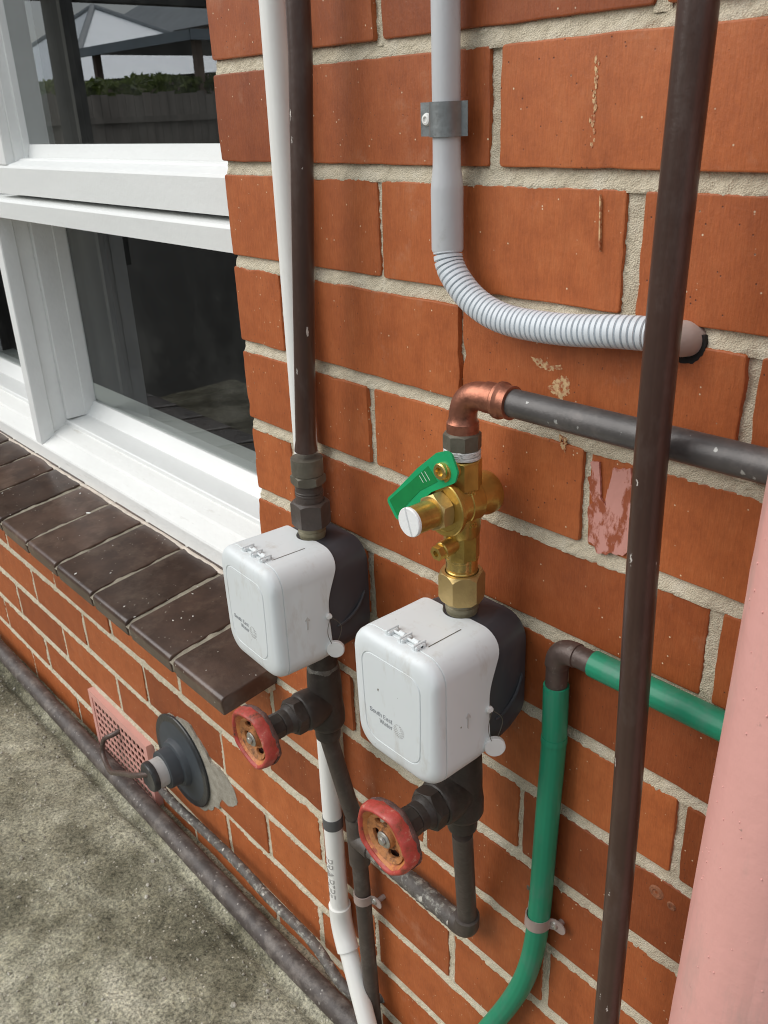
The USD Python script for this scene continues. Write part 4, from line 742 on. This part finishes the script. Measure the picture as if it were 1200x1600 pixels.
# ------------------------------------------------------------------ gate valves with red hand wheels
def valve_parts(t, ax, zs):
    p = V(ax, AY, 0)
    obj('body', cat([lathe([(.0150, 0), (.0158, .002), (.0158, .034), (.0172, .040), (.0178, .050), (.0182, .062), (.0182, .080), (.0188, .086), (.0196, .092), (.0196, .106), (.0180, .110), (.0150, .113)], p + V(0, 0, zs + .0800), (0, 0, -1), 40),
        lathe([(.0165, 0), (.0195, .012), (.0208, .018), (.0212, .024), (.0212, .030), (.0200, .033), (.0186, .034)], p + V(0, 0, zs), (0, -1, 0), 44),
        lathe([(.0110, 0), (.0135, .001), (.0140, .004), (.0140, .022)], p + V(0, 0, zs - .0480), (0, 0, 1), 36)]), M['valve_body'], t, smooth=30)
    obj('tape_wrap', lathe([(.0158, 0), (.0166, .001), (.0168, .005), (.0164, .0095), (.0158, .0105)], p + V(0, 0, zs + .0360), (0, 0, 1), 36, wob=lambda a, tt: 1 + .015 * np.sin(5 * a + 400 * tt)), M['oldtape'], t)
    obj('bonnet', cat([hexnut(.0345, .0130, p + V(0, -.0335, zs), (0, -1, 0), .25, ch=.0014), lathe([(.0160, 0), (.0150, .003), (.0134, .006), (.0132, .012), (.0126, .0135)], p + V(0, -.0460, zs), (0, -1, 0), 36)]), M['valve_body'], t, smooth=25)
    obj('gland_nut', hexnut(.0250, .0250, p + V(0, -.0590, zs), (0, -1, 0), .1, n=8, ch=.0012), M['valve_body'], t, smooth=20)
    # wheel: cast rim with a ragged back edge, dished web with openings, hub and screw
    yw = AY - .0965
    n = 72; ang = np.arange(n) / n * 2 * PI
    def wr(a, base, k=1.0):
        return base * (1 + k * (.036 * np.cos(5 * a + .4) + .012 * np.cos(10 * a + 1.1) + .012 * np.cos(2 * a)))
    def turned(profile, seed, amp):
        rings = []
        for rr_, yy in profile:
            R_ = wr(ang, rr_, np.clip((rr_ - .018) / .012, 0, 1)); q = np.c_[np.cos(ang) * rr_ * 90, np.sin(ang) * rr_ * 90, np.full(n, yy * 90 + seed)]
            nz_ = (meshkit.fbm(q, 4, 3) - .5) * amp; rings.append(np.c_[ax + (R_ + nz_) * np.cos(ang), yw + yy + nz_ * .8, zs + (R_ + nz_) * np.sin(ang)])
        rings.append(rings[0]); m_ = loft(rings, (False, False)); m_.fix_normals(); return m_
    n = 120; ang = np.arange(n) / n * 2 * PI
    obj('rim', turned([(.0262, .0010), (.0274, -.0010), (.0290, -.0016), (.0305, -.0010), (.0317, .0008), (.0325, .0040), (.0328, .0085), (.0322, .0122), (.0306, .0136), (.0290, .0120), (.0272, .0060)], 1, .0016), M['wheel_red'], t, smooth=45)
    obj('rim_inner', turned([(.0272, .0004), (.0262, .0012), (.0245, .0034), (.0225, .0056), (.0205, .0066), (.0205, .0086), (.0262, .0070)], 4, .0010), M['wheel_worn'], t, smooth=45)
    obj('rim_back', turned([(.0326, .0100), (.0330, .0128), (.0318, .0158), (.0285, .0172), (.0240, .0170), (.0235, .0150), (.0285, .0140)], 7, .0030), M['wheel_edge'], t, smooth=45)
    web = Point(0, 0).buffer(.0225, 24)
    for k in range(4):
        a0 = k * PI / 2 + .55; web = web.difference(union_all([Point(.0152 * math.cos(a0 + s), .0152 * math.sin(a0 + s)).buffer(.0033, 8) for s in np.linspace(-.34, .34, 7)]))
    m = trimesh.creation.extrude_polygon(web, .0030, engine='earcut').subdivide(); v = m.vertices; R_ = np.hypot(v[:, 0], v[:, 1])
    wm = tri(np.c_[ax + v[:, 0], yw + .0105 - v[:, 2] - .0055 * np.clip((R_ - .010) / .014, 0, 1) ** 2, zs + v[:, 1]], m.faces); wm.fix_normals()
    obj('web', wm, M['wheel_rust'], t, smooth=30)
    obj('hub', lathe([(.0095, 0), (.0098, .002), (.0090, .010), (.0082, .012)], V(ax, yw + .0150, zs), (0, -1, 0), 28), M['wheel_rust'], t)
    obj('wheel_screw', cat([lathe([(.0070, 0), (.0078, .0004), (.0078, .0010), (.0068, .0016), (.0048, .0017)], V(ax, yw + .0030, zs), (0, -1, 0), 28), hexnut(.0072, .0028, V(ax, yw + .0014, zs), (0, -1, 0), .3, ch=.0006)]), M['steel'], t, smooth=25)
ZV = -0.6105
gv = thing('gate_valve', 'left gate valve with a faded red hand wheel beneath the left meter', 'valve', (AX1, AY, -0.66), group='gate valves under the meters')
valve_parts(gv, AX1, ZV)
copy(gv, 'gate_valve', 'right gate valve with a peeling red hand wheel beneath the right meter', (AX2, AY, -0.6485))

# pipework that feeds both valves: riser, tee, cross pipe, elbow
lp = thing('feed_pipework', 'dark feed pipework with a tee joining the risers of both gate valves', 'pipe', (-0.13, -0.018, -1.16))
TY, TZ = -0.0185, -0.8115
obj('riser', tube(poly([(AX1, AY, -0.660), (-0.1425, -0.0265, -0.755), (-0.1405, TY, -0.790), (-0.1395, TY, -0.84), (-0.1360, TY, -0.95), (-0.1290, TY, -1.175)], .015), .0098, 26), M['dark_brown'], lp)
obj('tee', cat([tube([(-0.1412, -.0202, -.778), (-0.1404, -.0188, -.7785), (-0.1396, TY, -.8115), (-0.1386, TY, -.8495), (-0.1386, TY, -.850)], [.0100, .0126, .0126, .0126, .0100], 28), tube([(-0.139, TY, TZ), (-0.1140, TY, TZ), (-0.1132, TY, TZ), (-0.1125, TY, TZ)], [.0126, .0126, .0120, .0100], 28)]), M['dark_brown'], lp, smooth=35)
obj('cross_pipe', tube(poly([(-0.120, TY, TZ), (0.028, TY, TZ - .0005)], .0025), .0106, 36, noise=.0017, seed=2), M['crusted'], lp, smooth=50)
e0 = V(0.0370, TY, TZ + .001); ud = V(AX2, AY, -.655) - e0; ud /= np.linalg.norm(ud)
ebp = fillet(e0 + V(-.03, 0, 0), e0, e0 + ud * .03, .015, 12)
obj('elbow', tube(np.vstack([e0 + V(-.018, 0, 0), ebp, e0 + ud * .0255, e0 + ud * .0262]), np.r_[.0118, np.full(12, .0122), .0126, .0100], 28), M['dark_brown'], lp, smooth=35)
obj('riser', tube(poly([e0 + ud * .012, V(AX2, AY, -.655)], .02), .0098, 26), M['dark_brown'], lp)
# saddles
def saddle(name, label, c, r, up, right, mat_, grp=None, screw=(1,), ear=.021, hw=.0065, d=.006, smat=None, post=True, soff=.006):
    """strap over a pipe centred at c with radius r; 'right' runs across the pipe along the wall"""
    t = thing(name, label, 'pipe clamp', tuple(c), group=grp)
    right = np.asarray(right, float); right /= np.linalg.norm(right); up = np.asarray(up, float); up /= np.linalg.norm(up); out = V(0, -1, 0)
    th = .0012
    L0 = [(-ear if -1 in screw else -(r + .004), -d), (-(r + .0050), -d), (-(r + .0008), -d * .62)]
    arcp = [(r * 1.03 * math.cos(a), r * 1.03 * math.sin(a)) for a in np.linspace(PI, 0, 14)]
    L1 = [((r + .0008), -d * .62), ((r + .0050), -d), (ear if 1 in screw else (r + .004), -d)]
    inn = np.array(L0 + arcp + L1); T = np.gradient(inn, axis=0); T /= np.linalg.norm(T, axis=1, keepdims=True); nn = np.c_[-T[:, 1], T[:, 0]]
    out_ = inn + nn * th; prof_ = np.vstack([inn, out_[::-1]]); rings = []
    for s in (-hw, -hw + .0006, hw - .0006, hw):
        ins = 0 if abs(s) < .006 else .0003
        rings.append(np.array([np.asarray(c) + right * q[0] + out * q[1] + up * s for q in prof_]))
    obj('strap', loft_poly(rings), mat_, t, smooth=35)
    for sx in screw:
        q = np.asarray(c) + right * (sx * (ear - soff)) + out * (-d + th)
        obj('screw', lathe([(.0044, -.0004), (.0044, .0004), (.0036, .0018), (.0022, .0022), (.0018, .0010)], q, (0, -1, 0), 20), smat or M['steel'], t)
        if post: obj('post', cyl(np.asarray(c) + right * (sx * (ear - .003)) + out * -d, V((np.asarray(c) + right * (sx * (ear - .003)))[0], .004, (np.asarray(c) + right * (sx * (ear - .003)))[2]), .003), mat_, t)
        if hw > .01: continue
        e = np.asarray(c) + right * (sx * ear) + out * (-d); obj('ear', lathe([(hw, 0), (hw, th)], e, (0, -1, 0), 20), mat_, t)
    return t
def loft_poly(rings):
    n = len(rings[0]); h = n // 2; v = np.vstack(rings); f = []
    for i in range(len(rings) - 1):
        for j in range(n):
            a, b = i * n + j, i * n + (j + 1) % n; f += [(a, b, b + n), (a, b + n, a + n)]
    for i in (0, len(rings) - 1):
        for j in range(h - 1):
            a, b, c_, d_ = i * n + j, i * n + j + 1, i * n + n - 2 - j, i * n + n - 1 - j; f += [(a, b, c_), (a, c_, d_)]
    m = tri(v, f); m.fix_normals(); return m
saddle('conduit_saddle', 'galvanised saddle clamp screwed to the wall round the grey conduit', V(cx, cy, -0.0495), .0103, (0, 0, 1), (1, 0, 0), M['galv'], screw=(-1,), ear=.0305, hw=.0112, d=.0060, smat=M['seal'], soff=.0065)
saddle('pipe_saddle', 'mauve saddle clip on the dark riser below the tee', V(-0.1370, TY, -0.903), .0100, (0.01, 0, 1), (1, 0, 0), M['mauve_clip'])
saddle('pipe_saddle', 'mauve saddle clip on the vertical green pipe', V(0.1215, -0.0140, -0.728), .0104, (.05, 0, 1), (1, 0, .05), M['mauve_clip'])
an = thing('wall_anchor_screw', 'lone screw in the wall just left of the green pipe', 'screw', (0.098, 0, -0.717))
obj('head', lathe([(.0040, 0), (.0040, .001), (.0028, .0022), (.0016, .0023)], (0.0985, .0005, -0.7165), (-.2, -1, 0), 18), M['bronze_grey'], an)

# green sleeved pipe
gp = thing('green_sleeved_pipe', 'green ribbed sleeve on a pipe turning down the wall beneath a brown elbow', 'pipe', (0.13, -0.014, -0.43))
gy = -0.0140
gtop = V(0.1290, gy, -0.4285)
eb = fillet(gtop + V(0, 0, -.04), gtop, gtop + V(.04, 0, .0006), .0165, 12)
obj('elbow', tube(np.vstack([gtop + V(0, 0, -.052), gtop + V(0, 0, -.0185), eb, gtop + V(.0185, 0, .0003), gtop + V(.0190, 0, .0003), gtop + V(.042, 0, .0006)]), np.r_[.0088, .0088, np.full(12, .0098), .0098, .0088, .0088], 28), M['copper_brown'], gp, smooth=35)
gpath = spline([(0.1290, gy, -0.4640), (0.1295, gy, -0.5200), (0.1275, gy, -0.5800), (0.1240, gy, -0.6900), (0.1208, gy, -0.7500), (0.1085, gy, -0.8200), (0.0800, gy - .002, -0.9000), (0.045, gy - .006, -0.985), (0.02, gy - .012, -1.08), (0.015, gy - .02, -1.18)], 120)
s_ = np.r_[0, np.cumsum(np.linalg.norm(np.diff(gpath, axis=0), axis=1))]
obj('sleeve', tube(gpath, .0103, 48, rib=(14, .009)), M['green_sleeve'], gp, smooth=60)
obj('sleeve_joint', tube(gpath[(s_ > .044) & (s_ < .060)], np.linspace(.0106, .0109, len(gpath[(s_ > .044) & (s_ < .060)])), 48, rib=(14, .009)), M['green_sleeve'], gp, smooth=60)
obj('sleeve', tube(poly([gtop + V(.0335, 0, .0006), gtop + V(.20, -.0005, .002), gtop + V(.45, -.001, .004)], .02), .0103, 48, rib=(14, .009)), M['green_sleeve'], gp, smooth=60)

# pink downpipe
pk = thing('pink_downpipe', 'stout pink painted downpipe at the right edge', 'downpipe', (0.355, -0.058, -1.17))
nz = 120; zz = np.linspace(-1.17, 0.45, nz); na = 72; an_ = np.arange(na) / na * 2 * PI
rings = []
for z in zz:
    q = np.c_[np.cos(an_) * .5, np.sin(an_) * .5, np.full(na, z)]
    R_ = .0500 + .0005 * (meshkit.fbm(q * 14, 3, 2) - .5) + .00035 * np.maximum(0, meshkit.fbm(q * 110, 2, 6) - .66) * 6
    cxp = 0.3415 + (z + .42) * .0276; rings.append(np.c_[cxp + R_ * np.cos(an_), -.0580 + R_ * np.sin(an_), np.full(na, z)])
obj('pipe', loft(rings), M['pink'], pk, smooth=True)
dr = []
r = np.random.default_rng(5)
for i in range(60):
    z = r.uniform(-.62, -.2); a = r.normal(-2.0, .32); R_ = .0501; s = r.uniform(.00025, .0006)
    m = trimesh.creation.icosphere(subdivisions=1, radius=s); m.vertices *= V(1, 1, 1.5); m.apply_translation((0.3415 + (z + .42) * .0276 + R_ * math.cos(a), -.058 + R_ * math.sin(a), z)); dr.append(m)
obj('paint_nibs', cat(dr), M['pink'], pk, smooth=True, kind='stuff')

# ------------------------------------------------------------------ low on the wall: vent, waste outlet, tubes
vt = thing('vent_grille', 'pink painted wall vent with rows of small holes low under the sill', 'vent', (-0.866, -0.01, -1.22))
vg = sbox(VX0, VZ0, VX1, VZ1); NX, NZ = 13, 9
hl = []
for i in range(NX):
    for j in range(NZ):
        x = VX0 + .016 + (i + .5) * (VX1 - VX0 - .032) / NX; z = VZ0 + .016 + (j + .5) * (VZ1 - VZ0 - .032) / NZ
        hl.append(sbox(x - .0046, z - .0044, x + .0046, z + .0044).buffer(.0014, 2))
obj('plate', extr(vg.difference(union_all(hl)), -.0080, -.0095), M['pink_vent'], vt, smooth=False)
fr = sbox(VX0 - .001, VZ0 - .001, VX1 + .001, VZ1 + .001).difference(sbox(VX0 + .011, VZ0 + .011, VX1 - .011, VZ1 - .011))
obj('frame', extr(fr, .004, -.0112), M['pink_vent'], vt, smooth=False)

ol = thing('waste_outlet', 'white waste pipe stub through a round dark rubber flange', 'pipe outlet', (-0.625, 0, -1.0))
oc = V(-0.622, 0, -0.999)
obj('flange', lathe([(.0790, -.002), (.0810, .001), (.0815, .0035), (.0800, .0055), (.0770, .0062), (.0740, .0060), (.0480, .0085), (.0420, .0100), (.0400, .0160), (.0385, .0185), (.0330, .0200), (.0325, .0380), (.0318, .0392), (.0270, .0392)], oc, (0, -1, 0), 64), M['rubber'], ol, smooth=30)
obj('flange_rim', lathe([(.0805, 0), (.0822, .0006), (.0826, .0022), (.0812, .0036), (.0798, .0036)], oc + V(0, -.0028, 0), (0, -1, 0), 64), M['black_cap'], ol)
obj('stub', lathe([(.0245, 0), (.0245, .0290), (.0242, .0295)], oc + V(0, -.0300, 0), (0, -1, .0), 44), M['stub_grey'], ol)
obj('end_cap', lathe([(.0247, 0), (.0256, .0006), (.0258, .0050), (.0248, .0090), (.0230, .0105), (.0120, .0085), (.0060, .0082)], oc + V(0, -.0560, 0), (0, -1, 0), 44, wob=lambda a, tt: 1 + .012 * np.sin(3 * a) + .008 * np.sin(7 * a)), M['black_cap'], ol)
bt = thing('bent_tube', 'thin brown tube looping from the vent into the capped waste pipe', 'tube', (-0.86, -0.03, -1.1))
obj('tube', tube(spline([(-0.868, 0.030, -1.072), (-0.866, -0.002, -1.073), (-0.868, -0.020, -1.078), (-0.888, -0.032, -1.094), (-0.893, -0.038, -1.122), (-0.858, -0.047, -1.128), (-0.79, -0.060, -1.096), (-0.715, -0.064, -1.050), (-0.648, -0.068, -1.008), (-0.628, -0.060, -0.998)], 70), .0047, 16), M['copper_brown'], bt)
tk = thing('speckled_wall_pipe', 'thin crusted pipe running along the wall above the floor pipe', 'pipe', (-0.4, -0.02, -1.09))
ty = -0.0200
obj('pipe', tube(poly(spline([(-0.745, .010, -1.094), (-0.725, -.010, -1.093), (-0.69, ty, -1.092), (-0.585, ty, -1.092), (-0.436, ty, -1.083), (-0.339, ty, -1.087), (-0.235, ty, -1.093), (-0.155, ty + .002, -1.101), (-.135, .012, -1.104)], 40), .003), .0072, 22, noise=.0012, seed=5), M['crusted'], tk, smooth=50)
fl = thing('floor_pipe', 'thick spattered brown pipe lying along the foot of the wall', 'pipe', (-0.5, -0.032, -1.16))
obj('pipe', tube(poly([(-2.3, -0.032, -1.172), (-0.99, -0.031, -1.170), (-0.607, -0.031, -1.160), (-0.329, -0.031, -1.157), (-0.178, -0.031, -1.146), (0.05, -0.031, -1.138), (0.4, -.031, -1.125)], .006), .0166, 30, noise=.0009, seed=8), M['floor_pipe'], fl, smooth=60)

# ------------------------------------------------------------------ what the window mirrors: across the drive
def GP(px, D): pass
vp = thing('verandah_frame', 'dark timber verandah post and beam, mirrored in the upper pane', 'verandah', (-7.2, -2.6, -1.2))
obj('post', box(-7.30, -7.12, -2.74, -2.56, -1.2, 0.86), M['dark_post'], vp); obj('beam', box(-7.28, -7.14, -9.0, -0.3, 0.85, 1.30), M['dark_post'], vp); obj('slim_post', box(-7.23, -7.19, -4.12, -4.08, -1.2, 0.85), M['dark_post'], vp)
fn = thing('paling_fence', 'weathered grey timber paling fence across the drive, mirrored in the window', 'fence', (-14, -6, -1.2))
r = np.random.default_rng(2); y = -1.6
while y > -15:
    w = r.uniform(.13, .15); h = r.uniform(.34, .40) + .0; obj('paling', box(-14.02 - r.uniform(0, .012), -14.0, y - w, y, -1.2, h), M['paling'], fn, smooth=False); y -= w + .006
obj('rail', box(-13.995, -13.95, -15, -1.6, -.05, .04), M['paling'], fn, smooth=False)
cp = thing('carport', 'flat roofed grey carport on timber posts beyond the fence', 'carport', (-18.6, -11, -1.2))
obj('roof', box(-20.1, -15.1, -13.5, -8.5, 1.33, 1.41), M['carport_metal'], cp, smooth=False)
obj('fascia', cat([box(-20.14, -15.06, -8.5, -8.45, 1.25, 1.42), box(-15.08, -15.03, -13.5, -8.45, 1.25, 1.42)]), M['carport_metal'], cp, smooth=False)
for x, y in ((-19.4, -8.7), (-15.3, -8.7), (-19.4, -13.2), (-15.3, -13.2)): obj('post', box(x - .07, x + .07, y - .07, y + .07, -1.2, 1.33), M['timber_post'], cp, smooth=False)
h1 = thing('white_roofed_house', 'house under a large pale metal hip roof, mirrored in the upper pane', 'house', (-35, -18, -1.2))
A = V(-44.9, -21, 5.0); F_, R_, L_ = V(-33.1, -14, 1.35), V(-33.0, -22.5, 1.75), V(-60, -18.5, 1.6)
B_ = R_ + L_ - F_
obj('roof', tri(np.vstack([F_, R_, B_, L_, A]), [(0, 1, 4), (1, 2, 4), (2, 3, 4), (3, 0, 4), (0, 2, 1), (0, 3, 2)]), M['roof_white'], h1, smooth=False)
obj('wall', trimesh.convex.convex_hull(np.vstack([(q * V(1, 1, 0) * .97 + (A * V(1, 1, 0)) * .03 + V(0, 0, zz_)) for q in (F_, R_, B_, L_) for zz_ in (-1.3, 1.32)])), M['house_brick'], h1, smooth=False)
for a_, b_ in ((F_, A), (R_, A), (L_, A)): obj('hip_cap', tube([a_ + V(0, 0, .03), b_ + V(0, 0, .03)], .14, 8), M['roof_grey'], h1)
h2 = thing('brick_house', 'brown walled house with a grey roof behind the pale roof', 'house', (-45, -32, -1.2))
obj('wall', box(-72, -46, -42, -32.5, -1.2, 5.2), M['house_brick'], h2, smooth=False)
obj('roof', tri([(-73, -31.8, 5.2), (-45, -31.8, 5.2), (-45, -43, 5.2), (-73, -43, 5.2), (-66, -37, 8.8), (-52, -37, 8.8)], [(0, 1, 5), (0, 5, 4), (1, 2, 5), (2, 3, 4), (2, 4, 5), (3, 0, 4), (0, 2, 1), (0, 3, 2)]), M['roof_grey'], h2, smooth=False)
obj('downpipe', tube([(-58.0, -32.2, 5.1), (-58.0, -32.2, 4.7), (-59.0, -32.3, 4.0), (-59.0, -32.3, -1.2)], .10, 8), M['white_pvc'], h2)
r = np.random.default_rng(6); N = 5200
P = np.c_[r.uniform(-16.2, -15.0, N), r.uniform(-11.5, -5.2, N), r.uniform(-.4, .85, N)]
P[:, 2] = np.minimum(P[:, 2], .45 + .42 * meshkit.fbm(np.c_[P[:, 1] * 1.3, P[:, 0], P[:, 1] * 0], 3, 1))
d1, d2 = r.normal(size=(N, 3)), r.normal(size=(N, 3)); d1 /= np.linalg.norm(d1, axis=1, keepdims=True); d2 = np.cross(d1, d2); d2 /= np.linalg.norm(d2, axis=1, keepdims=True)
v = np.stack([P - d1 * .09, P - d2 * .04, P + d1 * .09, P + d2 * .04], 1).reshape(-1, 3); i = np.arange(N) * 4
obj('hedge', tri(v, np.vstack([np.c_[i, i + 1, i + 2], np.c_[i, i + 2, i + 3]])), M['leaf'], smooth=False, label='green hedge showing over the paling fence', cat='hedge')
